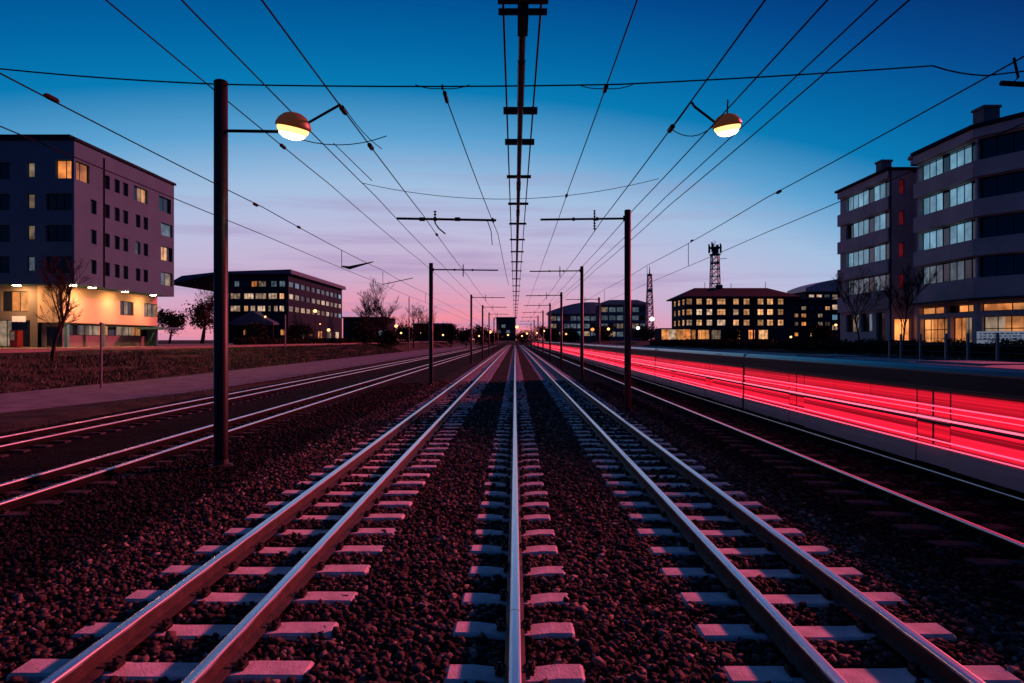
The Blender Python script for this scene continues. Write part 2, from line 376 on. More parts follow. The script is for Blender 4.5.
def track(label, rails, half, top, h, n_clip=26, n=90, yend=430, phase=0.0, clip=True):
    cx = sum(rails)/len(rails); st = top-h
    t = thing('railway_track', label, 'railway track', (cx, 0, st), 'railway tracks of the yard')
    sm = M['concrete'] if top == 0 else M['sleeper_shaded']; me = sleeper_mesh(half, sm)
    for x in rails:
        if len(rails) == 1 and x == 0:
            rail_mesh(x, top, h, -3, 7.585, 'rail', t); rail_mesh(x, top, h, 7.60, yend, 'rail', t)
            b = MB()
            for s in (-1, 1): b.box(min(s*.027, s*.05), 7.25, top-h+.06, max(s*.027, s*.05), 7.95, top-.075)
            b.build('joint_bar', M['iron'], t)
        else: rail_mesh(x, top, h, -3, yend, 'rail', t)
    rng = random.Random(int(abs(cx)*100)+5)
    for i in range(n):
        o = bpy.data.objects.new('sleeper', me); COL.objects.link(o); o.parent = t
        o.location = (rng.uniform(-.03, .03), Y0+phase+i*SP+rng.uniform(-.03, .03), rng.uniform(-.012, .004)); o.rotation_euler = (rng.uniform(-.01, .01), rng.uniform(-.006, .006), rng.uniform(-.012, .012))
        if i < n_clip and clip:
            for x in rails:
                c = bpy.data.objects.new('rail_clip', CLIP); COL.objects.link(c); c.parent = o; c.location = (x-cx, 0, 0)
    b = MB()
    for i in range(n, int((yend-Y0)/SP)):
        y = Y0+phase+i*SP; b.box(cx-half, y-.17, st-.15, cx+half, y+.17, st-.004)
    o = b.build('sleeper', sm, t); o['kind'] = 'stuff'
    TRACKS.append((cx, half, phase, st))
    return t
track('two-rail track just left of the single centre rail, lit red by the tram', (-4.12, -2.88), 1.45, 0, .245, phase=.05)
track('single shiny rail on short sleepers in the middle of the photo', (0,), .68, 0, .245)
track('two-rail track just right of the single centre rail, its inner side in shade', (2.87, 4.08), 1.4, 0, .245, phase=-.03)
track('dark two-rail track left of the leftmost big lamp pole', (-11.6, -10.3), 1.25, -.25, .19, n_clip=10, n=60)
track('outermost dark two-rail track beside the asphalt road', (-17.3, -15.85), 1.3, -.25, .19, n_clip=0, n=50)
track('single rail between the right pole row and the tram', (8.1,), 1.05, -.25, .19, n_clip=14, n=60)
track('track the silver and red tram stands on', (10.45, 11.75), 1.15, -.25, .19, n_clip=6, n=50)

# ballast stones
def stones():
    rng = np.random.default_rng(11)
    iv = np.array([(-1,-1,-1),(1,-1,-1),(1,1,-1),(-1,1,-1),(-1,-1,1),(1,-1,1),(1,1,1),(-1,1,1)])/1.45
    it = np.array([(0,2,1),(0,3,2),(4,5,6),(4,6,7),(0,1,5),(0,5,4),(1,2,6),(1,6,5),(2,3,7),(2,7,6),(3,0,4),(3,4,7)])
    P = []
    for y0, y1, d in ((5.2, 12, 330), (12, 20, 190), (20, 32, 100), (32, 55, 36)):
        n = int((y1-y0)*24*d)
        x = rng.uniform(-12.5, 11.5, n); y = rng.uniform(y0, y1, n)
        k = np.abs(x) < .80*y+1.0
        P.append(np.stack([x[k], y[k]], 1))
    P = np.concatenate(P); x, y = P[:, 0], P[:, 1]
    keep = np.ones(len(P), bool); edge = np.zeros(len(P))
    for cx, half, ph, st in TRACKS:
        fr = (y-Y0-ph+.5*SP) % SP-.5*SP
        onsl = (np.abs(x-cx) < half+.02) & (np.abs(fr) < .215)
        bury = np.clip((np.abs(x-cx)-half*.78)/(half*.3), 0, 1)*.10          # a few stones lie on the sleeper ends
        keep &= ~(onsl & (rng.random(len(P)) > bury))
    for rx in (-4.12, -2.88, 0, 2.87, 4.08, -11.6, -10.3, 8.1, 10.45): keep &= np.abs(x-rx) > .15
    P = P[keep]; n = len(P); x, y = P[:, 0], P[:, 1]
    r = rng.uniform(.022, .050, n)*rng.choice([1, 1, 1, 1.35], n)*np.clip(y/16, 1, 1.5)
    z = np.interp(x, PX, PZ)+rng.uniform(-.01, .05, n)
    sc = rng.uniform(.65, 1.25, (n, 3)); sc[:, 2] *= .70
    jit = np.clip(rng.normal(1, .24, (n, 8, 3)), .35, 1.6)
    V = iv[None]*jit*sc[:, None, :]*r[:, None, None]
    a = rng.uniform(0, 2*np.pi, n); ca, sa = np.cos(a), np.sin(a)
    t = rng.normal(0, .6, n); ct, stt = np.cos(t), np.sin(t)
    Vy = V[:, :, 1]*ct[:, None]-V[:, :, 2]*stt[:, None]; Vz = V[:, :, 1]*stt[:, None]+V[:, :, 2]*ct[:, None]
    Vx = V[:, :, 0]*ca[:, None]-Vy*sa[:, None]; Vy2 = V[:, :, 0]*sa[:, None]+Vy*ca[:, None]
    V = np.stack([Vx+x[:, None], Vy2+y[:, None], Vz+z[:, None]], -1).reshape(-1, 3)
    F = (it[None]+(np.arange(n)*8)[:, None, None]).reshape(-1, 3)
    o = np_mesh('ballast_stones', V, F, [M['stone'], M['shaded_stone']]); structure(o, 'stuff')
    shaded = (x+rng.normal(0, .25, n) < -6.5) | (x+rng.normal(0, .25, n) > 6.0)  # stones beyond the shoulders take the colour with shade painted in
    o.data.polygons.foreach_set('material_index', np.repeat(shaded.astype(np.int32), 12))
    tag(o, 'loose crushed stones covering the ground between the sleepers and rails', 'ballast')
stones()

# dry grass on the banks
def grass(name, label, xr, yr, n, hr, seed):
    rng = np.random.default_rng(seed)
    x = rng.uniform(*xr, n); y = yr[0]+(yr[1]-yr[0])*rng.random(n)**1.6
    cl = .5+.5*np.sin(x*1.7+np.sin(y*.6)*2)*np.sin(y*.9+x*.4)
    h = rng.uniform(*hr, n)*(.45+.8*cl)
    z = np.interp(x, PX, PZ)-.05
    a = rng.uniform(0, np.pi, n); w = rng.uniform(.02, .045, n)*np.clip(y/30, .8, 3)
    lx = rng.normal(0, .3, n)*h; ly = rng.normal(0, .3, n)*h
    v = np.stack([np.stack([x-w*np.cos(a), y-w*np.sin(a), z], 1), np.stack([x+w*np.cos(a), y+w*np.sin(a), z], 1),
                  np.stack([x+lx, y+ly, z+h], 1)], 1).reshape(-1, 3)
    o = np_mesh(name, v, np.arange(3*n).reshape(n, 3), M['grass']); structure(o, 'stuff'); tag(o, label, 'grass')
grass('bank_grass', 'dry brown grass on the bank between the asphalt road and the lit street', (-37.6, -30.9), (22, 190), 80000, (.10, .38), 5)
grass('verge_grass', 'dry brown grass on the slope behind the tram below the hedge', (14, 29.5), (16, 190), 60000, (.10, .32), 6)
grass('track_weeds', 'sparse low weeds along the edge of the road', (-20.2, -18.3), (20, 90), 2500, (.04, .16), 8)

# ------------------------------------------------------------------ tram
def make_tram():
    XS = 10.1; WD = 2.25; LC = 18.84; PITCH = 19.0; YF = 11.2; NC = 20
    t = thing('tram', 'long silver and dark blue tram with glowing red windows and light bands', 'tram', (XS+WD/2, YF, -.25))
    def carriage(y, first):
        b = MB(); c = XS+WD/2
        half = [(0, .05), (0, 2.25), (.05, 2.34), (.18, 2.395), (.6, 2.42)]
        prof = [(XS+x, z) for x, z in half]+[(XS+WD-x, z) for x, z in reversed(half)]
        b.xprof(prof, y, y+LC)
        body = b.build('carriage', M['tram_body'], t)
        b = MB(); b.xprof([(XS+.22, 2.405), (XS+.6, 2.435), (c, 2.44), (XS+WD-.6, 2.435), (XS+WD-.22, 2.405), (c, 2.41)], y+.1, y+LC-.1)
        for q in (.22, .62): b.box(c-.7, y+LC*q, 2.42, c+.7, y+LC*q+2.6, 2.47)
        b.build('roof', M['tram_roof'], body)
        for side, x0, s in (('l', XS, -1), ('r', XS+WD, 1)):
            P = lambda a, bb: (min(x0+s*a, x0+s*bb), max(x0+s*a, x0+s*bb))
            b = MB(); lo, hi = P(.0, .045)
            doors = [y+4.6, y+12.6]
            edges = [y+.05]+[e for d in doors for e in (d, d+1.35)]+[y+LC-.05]
            segs = [(edges[i], edges[i+1]) for i in range(0, len(edges), 2)]
            for a, e in segs: b.box(lo, a+.012, -.02, hi, e-.012, .42)
            b.build('skirt', M['tram_skirt'], body)
            b = MB(); lo, hi = P(-.01, .03)
            for a, e in segs: b.box(lo, a+.02, .50, hi, e-.02, 1.00)
            b.build('light_band', M['band' if side == 'l' else 'tram_skirt'], body)
            b = MB(); lo, hi = P(0, .05); b.box(lo, y+.05, 1.01, hi, y+LC-.05, 1.055)
            b.box(lo, y+.05, 1.825, hi, y+LC-.05, 1.86)
            b.build('trim', M['tram_black'], body)
            b = MB(); b.tube([(x0+s*.05, y+.08, 1.115), (x0+s*.05, y+LC-.08, 1.115)], .022, 8); b.build('light_tube', M['led' if side == 'l' else 'tram_black'], body)
            b = MB(); b.tube([(x0+s*.04, y+.08, .462), (x0+s*.04, y+LC-.08, .462)], .014, 6); b.build('light_tube', M['ledred' if side == 'l' else 'tram_black'], body)
            for zz, rr in ((.60, .016), (1.30, .009), (1.42, .015)):
                b = MB(); b.tube([(x0+s*.036, y+.08, zz), (x0+s*.036, y+LC-.08, zz)], rr, 6); b.build('light_tube', M['ledred' if side == 'l' else 'tram_black'], body)
            lo, hi = P(-.02, .012)
            for a, e in segs:
                k = max(1, round((e-a)/2.1)); w = (e-a)/k
                for i in range(k):
                    b = MB(); b.box(lo, a+i*w+.02, 1.165, hi, a+(i+1)*w-.02, 1.80); b.build('window', M['pane_red' if side == 'l' else 'tram_glass'], body)
            b = MB(); lo, hi = P(-.01, .008); b.box(lo, y+.1, 1.88, hi, y+LC-.1, 2.22); b.build('upper_glazing', M['tram_glass'], body)
            for d in doors:
                b = MB(); lo, hi = P(-.02, .02)
                b.box(lo, d+.02, -.0, hi, d+1.33, .45); b.box(lo, d+.02, 1.02, hi, d+1.33, 1.16)
                b.cur = 1; lo, hi = P(-.015, .012)
                for q in (0, .675): b.box(lo, d+.05+q, .5, hi, d+.05+q+.575, 1.0); b.box(lo, d+.05+q, 1.17, hi, d+.05+q+.575, 1.79)
                b.build('door', [M['tram_skirt'], M['pane_red' if side == 'l' else 'tram_glass']], body)
        for q in (2.6, LC-2.6):
            b = MB()
            for xx in (10.45, 11.75):
                for dy in (-.85, .85):
                    b.tube([(xx-.06, y+q+dy, .08), (xx+.06, y+q+dy, .08)], .33, 16)
            b.box(10.40, y+q-1.3, .05, 10.52, y+q+1.3, .22); b.box(11.68, y+q-1.3, .05, 11.8, y+q+1.3, .22); b.box(10.6, y+q-.3, .0, 11.6, y+q+.3, .25)
            b.build('bogie', M['iron'], body)
        return body
    proto = carriage(YF, True)
    for i in range(1, NC):
        c = copy_tree(proto); c.parent = t; c.location.y += PITCH*i
    for i in range(NC-1):
        b = MB(); y = YF+i*PITCH+LC
        for k in range(4):
            e = .012*(k % 2); b.box(XS+.03-e, y+k*.04, .1, XS+WD-.03+e, y+k*.04+.038, 2.36+e)
        b.build('gangway', M['tram_black'], t)
    # cab end, nearest the camera
    b = MB(); c = XS+WD/2; pr = []
    secs = [(YF, 0, 2.41, .05), (YF-.9, .06, 2.36, .05), (YF-1.5, .22, 1.7, .1), (YF-1.8, .40, 1.0, .15), (YF-1.85, .5, .3, .3)]
    vs = []
    for yy, ins, zt, zb in secs: vs += [(XS+ins, yy, zb), (XS+ins, yy, zt), (XS+WD-ins, yy, zt), (XS+WD-ins, yy, zb)]
    fs = []
    for i in range(len(secs)-1):
        for j in range(4): fs.append((i*4+j, i*4+(j+1) % 4, (i+1)*4+(j+1) % 4, (i+1)*4+j))
    fs.append((16, 17, 18, 19)); b.add(vs, fs); cab = b.build('cab', M['tram_body'], t)
    b = MB(); b.quad((XS+.2, YF-.95, 2.34), (XS+WD-.2, YF-.95, 2.34), (XS+WD-.3, YF-1.50, 1.72), (XS+.3, YF-1.50, 1.72)); b.build('windscreen', M['tram_glass'], cab)
    for x in (XS+.62, XS+WD-.62):
        b = MB(); b.tube([(x, YF-1.80, .8), (x, YF-1.9, .8)], .11, 14); b.build('headlight', M['ledwhite'], cab)
    return t
make_tram()

# ------------------------------------------------------------------ poles, lamps
def insulator(b, x, y, z, h=.42, r=.055):
    for k in range(4): b.lathe((x, y, z-h*k/4), [(.02, 0), (r, -.02), (r, -.05), (.02, -.07), (.02, -h/4)], 10)
def mast(label, x, y, top, r, base, arm=None, az=None, pm='pole', name='catenary_pole', group='catenary poles along the tracks', ins=None):
    t = thing(name, label, 'pole', (x, y, base), group)
    b = MB(); b.tube([(x, y, base-.3), (x, y, base+.02), (x, y, top)], [r, r, r*.96], 20); b.build('shaft', M[pm], t, True)
    b = MB(); b.lathe((x, y, top), [(r*.98, -.02), (r*1.02, 0), (r*.8, .04), (0, .05)], 20); b.build('cap', M['pole'], t)
    b = MB(); b.lathe((x, y, base), [(r*1.7, -.1), (r*1.7, .06), (r*1.1, .10), (r*1.02, .22)], 16); b.build('foot', M['iron'], t)
    if arm is not None:
        b = MB(); b.tube([(x, y, az), (x+arm, y, az-.05)], .05, 8); 
        for q in (.35, .62): b.tube([(x+arm*q-.05, y, az-.05*q), (x+arm*q+.05, y, az-.05*q)], .085, 8)
        a = b.build('arm', M['pole'], t)
        ix = x+arm*(ins or .42)
        b = MB(); b.tube([(ix, y, az+.35), (ix, y, az-.45)], .03, 6); insulator(b, ix, y, az+.38, .5); insulator(b, ix-.0, y, az-.05, .5, .06)
        b.build('insulator', M['insul'], a)
        b = MB(); b.tube([(x-math.copysign(r*1.05, -arm) , y, az-.12), (x-math.copysign(r*1.05, -arm), y, az+.12)], .05, 6); b.build('bracket', M['iron'], t)
    return t
tL = mast('tall thick black pole carrying the left street lamp, beside the left tracks', -8.1, 18.8, 10.1, .19, -.5, name='lamp_pole', group=None)
mast('nearest pole right of the tracks, its right side glowing red', 5.1, 30.9, 8.85, .155, -.27, -3.95, 8.5, pm='pole_redlit', ins=.38)
mast('second pole from the camera right of the tracks', 5.75, 58.7, 9.3, .15, -.35, -4.5, 8.95)
mast('third pole from the camera right of the tracks', 5.75, 84.7, 8.9, .15, -.35, -4.4, 8.55)
mast('nearest cantilever pole left of the tracks, beside the dark two-rail track', -6.26, 50.9, 8.7, .16, -.27, 5.0, 8.25, ins=.48)
mast('second cantilever pole from the camera left of the tracks', -6.2, 96.8, 9.4, .15, -.27, 4.8, 9.05)
mast('third cantilever pole from the camera left of the tracks', -5.6, 118, 9.0, .15, -.27, 4.2, 8.7)
for i, y in enumerate((112, 140, 170, 205, 245)):
    mast('far thin pole right of the tracks, '+('fourth', 'fifth', 'sixth', 'seventh', 'eighth')[i]+' from the camera', 5.75, y, 9.0, .15, -.35, -4.3, 8.7)
for i, y in enumerate((150, 185, 225)):
    mast('far thin pole left of the tracks, '+('fourth', 'fifth', 'sixth')[i]+' from the camera', -5.7, y, 9.0, .15, -.27, 4.3, 8.7)
mast('pole with a short arm standing behind the tram, ahead of the blue glass block', 13.3, 108, 9.7, .16, -.45, -5.3, 9.45)

def lamp_head(parent, x, y, z, s=1, tilt=.15):
    b = MB(); prof = [(0, .36), (.16, .345), (.30, .28), (.42, .15), (.485, 0), (.48, -.06), (.44, -.075), (.40, -.05)]
    b.lathe((0, 0, 0), [(r*s, q*s) for r, q in prof], 28); sh = b.build('lamp_shell', M['lamp_shell'], parent, True)
    off = Vector((x, y, z))-worldoff(parent); sh.location = off; sh.rotation_euler = (rad(7), tilt, 0)
    b = MB(); b.lathe((0, 0, 0), [(.43*s, -.06*s), (.42*s, -.14*s), (.34*s, -.24*s), (.2*s, -.31*s), (0, -.335*s)], 28)
    ln = b.build('lamp_lens', M['lamp'], parent, True); ln.parent = sh; ln.location = (0, 0, 0)
    b = MB(); b.lathe((0, 0, 0), [(.36*s, -.18*s), (.345*s, -.25*s), (.25*s, -.335*s), (.12*s, -.37*s), (0, -.375*s)], 24)
    bu = b.build('lamp_bulb', M['bulb'], parent, True); bu.parent = sh; bu.location = (0, 0, 0)
    return sh
LAMPG = 'big street lamps over the tracks'
t = thing('street_lamp', 'orange street lamp on an arm from the tall black pole at left', 'street lamp', (-7.9, 18.8, 8.8), LAMPG)
b = MB(); b.tube([(-7.92, 18.8, 8.76), (-6.5, 18.8, 8.74)], .045, 8); b.build('arm', M['pole'], t)
b = MB(); b.tube([(-5.75, 18.8, 8.95), (-4.75, 18.6, 9.42)], .035, 6); b.build('stay_rod', M['pole'], t)
lamp_head(t, -6.1, 18.8, 8.9, 1.0, .2)
t = thing('street_lamp', 'orange street lamp hung among the wires right of the centre ladder', 'street lamp', (5.84, 18.8, 8.95), LAMPG)
b = MB(); b.tube([(5.5, 18.8, 9.0), (4.95, 18.8, 9.42), (4.86, 18.8, 9.55)], .035, 6); b.build('stay_rod', M['pole'], t)
b = MB(); b.tube([(5.84, 18.8, 9.1), (5.86, 18.8, 9.62)], .022, 6); b.build('hanger', M['pole'], t)
lamp_head(t, 5.84, 18.8, 8.93, .82, -.15)

# ------------------------------------------------------------------ wires
def sag(p0, p1, s, n=14):
    p0, p1 = Vector(p0), Vector(p1)
    return [p0.lerp(p1, i/n)-Vector((0, 0, 4*s*(i/n)*(1-i/n))) for i in range(n+1)]
def wire_path(x, dz, y0=-6, y1=430, span=28.0, s=.10):
    pts = []; y = y0-((y0-30.9) % span)
    while y < y1:
        for k in range(8):
            t = k/8; pts.append((x, y+t*span, 3+dz-4*s*t*(1-t)))
        y += span
    pts.append((x, y, 3+dz)); return pts
WG = 'overhead wires along the tracks'
def wire(label, x, dz, r=.018, s=.08, ins=()):
    p = wire_path(x, dz, s=s)
    b = MB(); b.tube(p, r, 5); o = b.build('overhead_wire', M['wire']); tag(o, label, 'wire', WG)
    for y in ins:
        b = MB(); z = 3+dz-4*s*(((y-30.9) % 28)/28)*(1-((y-30.9) % 28)/28)
        b.tube([(x, y-.28, z), (x, y-.2, z), (x, y-.18, z), (x, y+.18, z), (x, y+.2, z), (x, y+.28, z)], [.03, .03, .065, .065, .03, .03], 8)
        b.build('insulator', M['insul'], o)
    return o
wire('wire passing the top of the tall black lamp pole at left', -8.33, 7.0, ins=(24.5,))
wire('second overhead wire right of the left lamp pole, running over the lamp head', -6.3, 6.5, ins=())
wire('third overhead wire right of the left lamp pole, reaching the floating crossbar', -4.12, 5.6, ins=(16.4, 19.5, 36))
wire('overhead wire between the centre ladder and the right lamp, nearest the ladder', 2.49, 7.0, ins=(18.8, 33))
wire('overhead wire just left of the right street lamp', 4.0, 5.5, ins=(17.5,))
wire('overhead wire running right behind the right street lamp head', 5.45, 6.0)
wire('upper of two close wires running just right of the right street lamp', 6.85, 6.5)
wire('lower of two close wires running just right of the right street lamp', 7.05, 6.15)
b = MB(); b.tube(sag((-2.0, 18.8, 9.95), (-.95, 38, 8.9), .1)+sag((-.95, 38, 8.9), (-.55, 58, 7.7), .1)[1:], .018, 5)
o = b.build('overhead_wire', M['wire']); tag(o, 'wire hung from the cross wire left of the centre ladder and running ahead', 'wire', WG)
for y, x, z in ((19.4, -1.97, 9.9), (34.5, -1.12, 9.05)):
    b = MB(); b.tube([(x, y-.3, z+.02), (x+.01, y+.3, z-.02)], .06, 8); b.build('insulator', M['insul'], o)

def catenary(label, x, dzm, dzc, marks):
    t = thing('overhead_line', label, 'overhead line', (x, 0, 3+dzc), 'paired overhead lines at the sides')
    b = MB(); b.tube(wire_path(x, dzm, s=.10), .02, 5); mw = b.build('messenger_wire', M['wire'], t)
    b = MB(); b.tube(wire_path(x, dzc, s=.03), .016, 5); b.build('contact_wire', M['wire'], t)
    for y in (44.9, 58.9, 86.9): 
        b = MB(); b.tube([(x, y, 3+dzm-.09), (x, y, 3+dzc)], .022, 5); b.build('dropper', M['wire'], t)
    for y in marks:
        b = MB(); b.tube([(x, y-.26, 3+dzm-.05), (x, y-.16, 3+dzm-.05), (x, y+.16, 3+dzm-.05), (x, y+.26, 3+dzm-.05)], [.03, .07, .07, .03], 8); b.build('insulator', M['insul'], mw)
    return t
t = catenary('pair of wires one above the other over the dark left tracks', -11.4, 6.0, 4.76, (16.8, 30.0, 36))
b = MB(); b.tube([(-11.4, 44.9, 7.85), (-10.9, 44.9, 7.75), (-9.3, 44.9, 8.15)], [.05, .12, .03], 6); b.build('steady_arm', M['wire'], t)
b = MB(); b.tube([(-11.4, 58.9, 7.8), (-8.8, 58.9, 8.35)], .035, 6); b.build('steady_arm', M['wire'], t)
t = catenary('pair of wires one above the other over the tram', 11.4, 6.45, 4.88, (29.5, 44.0))
b = MB(); b.tube([(11.4, 15.6, 9.45), (11.5, 15.6, 9.0), (11.35, 15.6, 8.85)], .03, 6); b.tube([(11.1, 15.6, 8.87), (13.2, 15.6, 8.75)], .06, 6); b.build('steady_arm', M['wire'], t)

# cross wires
b = MB()
pts = sag((-24, 19.2, 11.4), (-14.2, 18.9, 10.5), .05, 6)+sag((-14.2, 18.9, 10.5), (-8.1, 18.8, 10.04), .05, 6)[1:]+sag((-8.1, 18.8, 10.04), (2.9, 18.8, 10.04), .06, 10)[1:]+sag((2.9, 18.8, 10.04), (11.5, 18.8, 10.55), .03, 6)[1:]+sag((11.5, 18.8, 10.55), (13.0, 18.8, 10.28), .06, 4)[1:]+[(16.5, 18.8, 10.7), (26, 18.8, 11.2)]
b.tube(pts, .022, 5); o = b.build('cross_wire', M['wire']); tag(o, 'thick cross wire spanning the whole yard at the top of the tall pole', 'wire')
for x in (-2.0, 2.49):
    b = MB()
    b.tube(sag((x-.75, 18.8, 10.03), (x, 18.8, 9.93), .05, 5), .014, 5); b.tube(sag((x+.75, 18.8, 10.03), (x, 18.8, 9.93), .05, 5), .014, 5)
    b.tube([(x, 18.8, 10.03), (x, 18.8, 9.9)], .03, 6); b.build('hanger', M['wire'], o)
b = MB(); b.tube(sag((-4.7, 18.6, 9.4), (-3.9, 20.0, 8.6), .12, 6), .012, 5)
b.tube(sag((-6.2, 18.8, 8.62), (-3.55, 18.9, 8.65), .25, 8), .014, 5); b.tube([(-5.0, 18.8, 8.42), (-4.4, 21, 7.9)], .012, 5)
o = b.build('stay_wire', M['wire']); tag(o, 'thin slack stay wires tying the left street lamp to the next overhead wire', 'wire')
b = MB(); b.tube(sag((4.85, 18.8, 9.55), (4.25, 18.8, 8.75), .02, 5), .014, 5); b.tube(sag((4.25, 18.8, 8.85), (5.55, 18.8, 8.98), .3, 8), .014, 5)
o = b.build('stay_wire', M['wire']); tag(o, 'thin slack stay wire under the right street lamp', 'wire')
b = MB(); b.tube(sag((-6.9, 30.9, 10.1), (6.5, 30.9, 10.3), .82, 20), .014, 5)
o = b.build('cross_wire', M['wire']); tag(o, 'thin sagging cross wire farther down the tracks, above the floating crossbar', 'wire')

# crossbar hung from the wires left of the centre
t = thing('crossbar', 'dark horizontal crossbar hung from wires left of the centre ladder', 'crossbar', (-3.1, 30.9, 8.45))
b = MB(); b.tube([(-5.35, 30.9, 8.5), (-.85, 30.9, 8.42)], .055, 8)
for q in (-4.2, -2.6): b.tube([(q-.12, 30.9, 8.47), (q+.12, 30.9, 8.465)], .09, 8)
b.build('bar', M['pole'], t)
b = MB(); b.tube([(-3.62, 30.9, 8.85), (-3.62, 30.9, 8.3), (-3.45, 30.9, 8.05), (-3.15, 30.9, 7.8)], .035, 6); insulator(b, -3.62, 30.9, 8.85, .55, .07); b.build('insulator', M['insul'], t)
b = MB(); b.tube([(-1.25, 30.9, 8.4), (-1.12, 32, 8.1), (-1.1, 33, 7.6)], .02, 5); b.build('dropper', M['wire'], t)

# ladder-like busbar over the centre rail
t = thing('busbar_ladder', 'ladder-like black busbar with crosspieces hung over the centre rail', 'busbar', (.1, 30, 10))
DZ = 7.0
for x in (-.27, .60):
    b = MB(); b.tube([(x*.9+.0, -4, 3+DZ), (x, 200, 3+DZ), (x, 430, 3+DZ)], .026, 6); b.build('side_cable', M['wire'], t)
b = MB(); b.tube([(.16, -4, 3+DZ-.12), (.16, 430, 3+DZ-.12)], .085, 8); b.build('centre_bar', M['pole'], t)
for i, y in enumerate((14.0, 20.9, 24.2, 29.2, 35, 41, 47.5, 54, 61, 69, 78, 88, 98, 108, 120, 133, 147, 162, 178, 195)):
    b = MB(); wd = .52; hh = .16 if i in (1, 2) else .09
    b.box(.165-wd, y-.12, 3+DZ-.06, .165+wd, y+.12, 3+DZ-.06+hh)
    if i == 0: b.box(.165-wd, y+.5, 3+DZ-.05, .165+wd, y+.62, 3+DZ+.05); b.box(.165-.11, y-.15, 3+DZ-.42, .165+.11, y+.8, 3+DZ)
    b.build('crosspiece', M['pole'], t)
for y in (19.2, 17.6, 30.5, 37):
    b = MB(); b.tube([(.16, y-.8, 3+DZ-.12), (.16, y+.8, 3+DZ-.12)], .10, 8); b.build('coupling', M['pole'], t)
for y in (18.8,):
    b = MB(); b.tube([(.16, y, 3+DZ-.1), (.16, y, 10.13)], .03, 6); b.build('hanger', M['pole'], t)

# ------------------------------------------------------------------ buildings
def facade(wall, bld, O, U, Nn, Wd, z0, z1, ops, depth=.22, wmat=None, frame='frame', simple=False):
    """a wall with real openings; ops: (u0, u1, za, zb, pane material, panes across)"""
    us = sorted({0, Wd}|{round(o[0], 3) for o in ops}|{round(o[1], 3) for o in ops})
    zs = sorted({z0, z1}|{round(o[2], 3) for o in ops}|{round(o[3], 3) for o in ops})
    p = lambda u, n, z: (O[0]+U[0]*u+Nn[0]*n, O[1]+U[1]*u+Nn[1]*n, z)
    for i in range(len(us)-1):
        for j in range(len(zs)-1):
            cu, cz = (us[i]+us[i+1])/2, (zs[j]+zs[j+1])/2
            if any(o[0] < cu < o[1] and o[2] < cz < o[3] for o in ops): continue
            wall.quad(p(us[i], 0, zs[j]), p(us[i+1], 0, zs[j]), p(us[i+1], 0, zs[j+1]), p(us[i], 0, zs[j+1]))
    for o in ops:
        u0, u1, a, c = o[:4]
        wall.quad(p(u0, 0, a), p(u1, 0, a), p(u1, -depth, a), p(u0, -depth, a)); wall.quad(p(u0, 0, c), p(u1, 0, c), p(u1, -depth, c), p(u0, -depth, c))
        wall.quad(p(u0, 0, a), p(u0, 0, c), p(u0, -depth, c), p(u0, -depth, a)); wall.quad(p(u1, 0, a), p(u1, 0, c), p(u1, -depth, c), p(u1, -depth, a))
        if len(o) < 5: continue
        k = o[5] if len(o) > 5 else 2
        f = MB(); fw = .07 if not simple else .09
        d0, d1 = -depth+.01, -depth+.07
        f.obox(O, U, Nn, u0, u1, a, a+fw, d0, d1); f.obox(O, U, Nn, u0, u1, c-fw, c, d0, d1)
        for q in range(k+1):
            uu = u0+(u1-u0-fw)*q/k; f.obox(O, U, Nn, uu, uu+fw, a+fw, c-fw, d0, d1)
        if len(o) > 6: f.obox(O, U, Nn, u0, u1, o[6], o[6]+fw, d0, d1+.002)
        w = f.build('window', M[frame], bld)
        g = MB(); 
        mats = o[4] if isinstance(o[4], (list, tuple)) else [o[4]]
        if len(mats) == 1:
            g.quad(p(u0, d0+.02, a), p(u1, d0+.02, a), p(u1, d0+.02, c), p(u0, d0+.02, c)); g.build('pane', M[mats[0]], w)
        else:
            for q, mm in enumerate(mats):
                g = MB(); ua, ub = u0+(u1-u0)*q/len(mats), u0+(u1-u0)*(q+1)/len(mats)
                g.quad(p(ua, d0+.02, a), p(ub, d0+.02, a), p(ub, d0+.02, c), p(ua, d0+.02, c)); g.build('pane', M[mm], w)

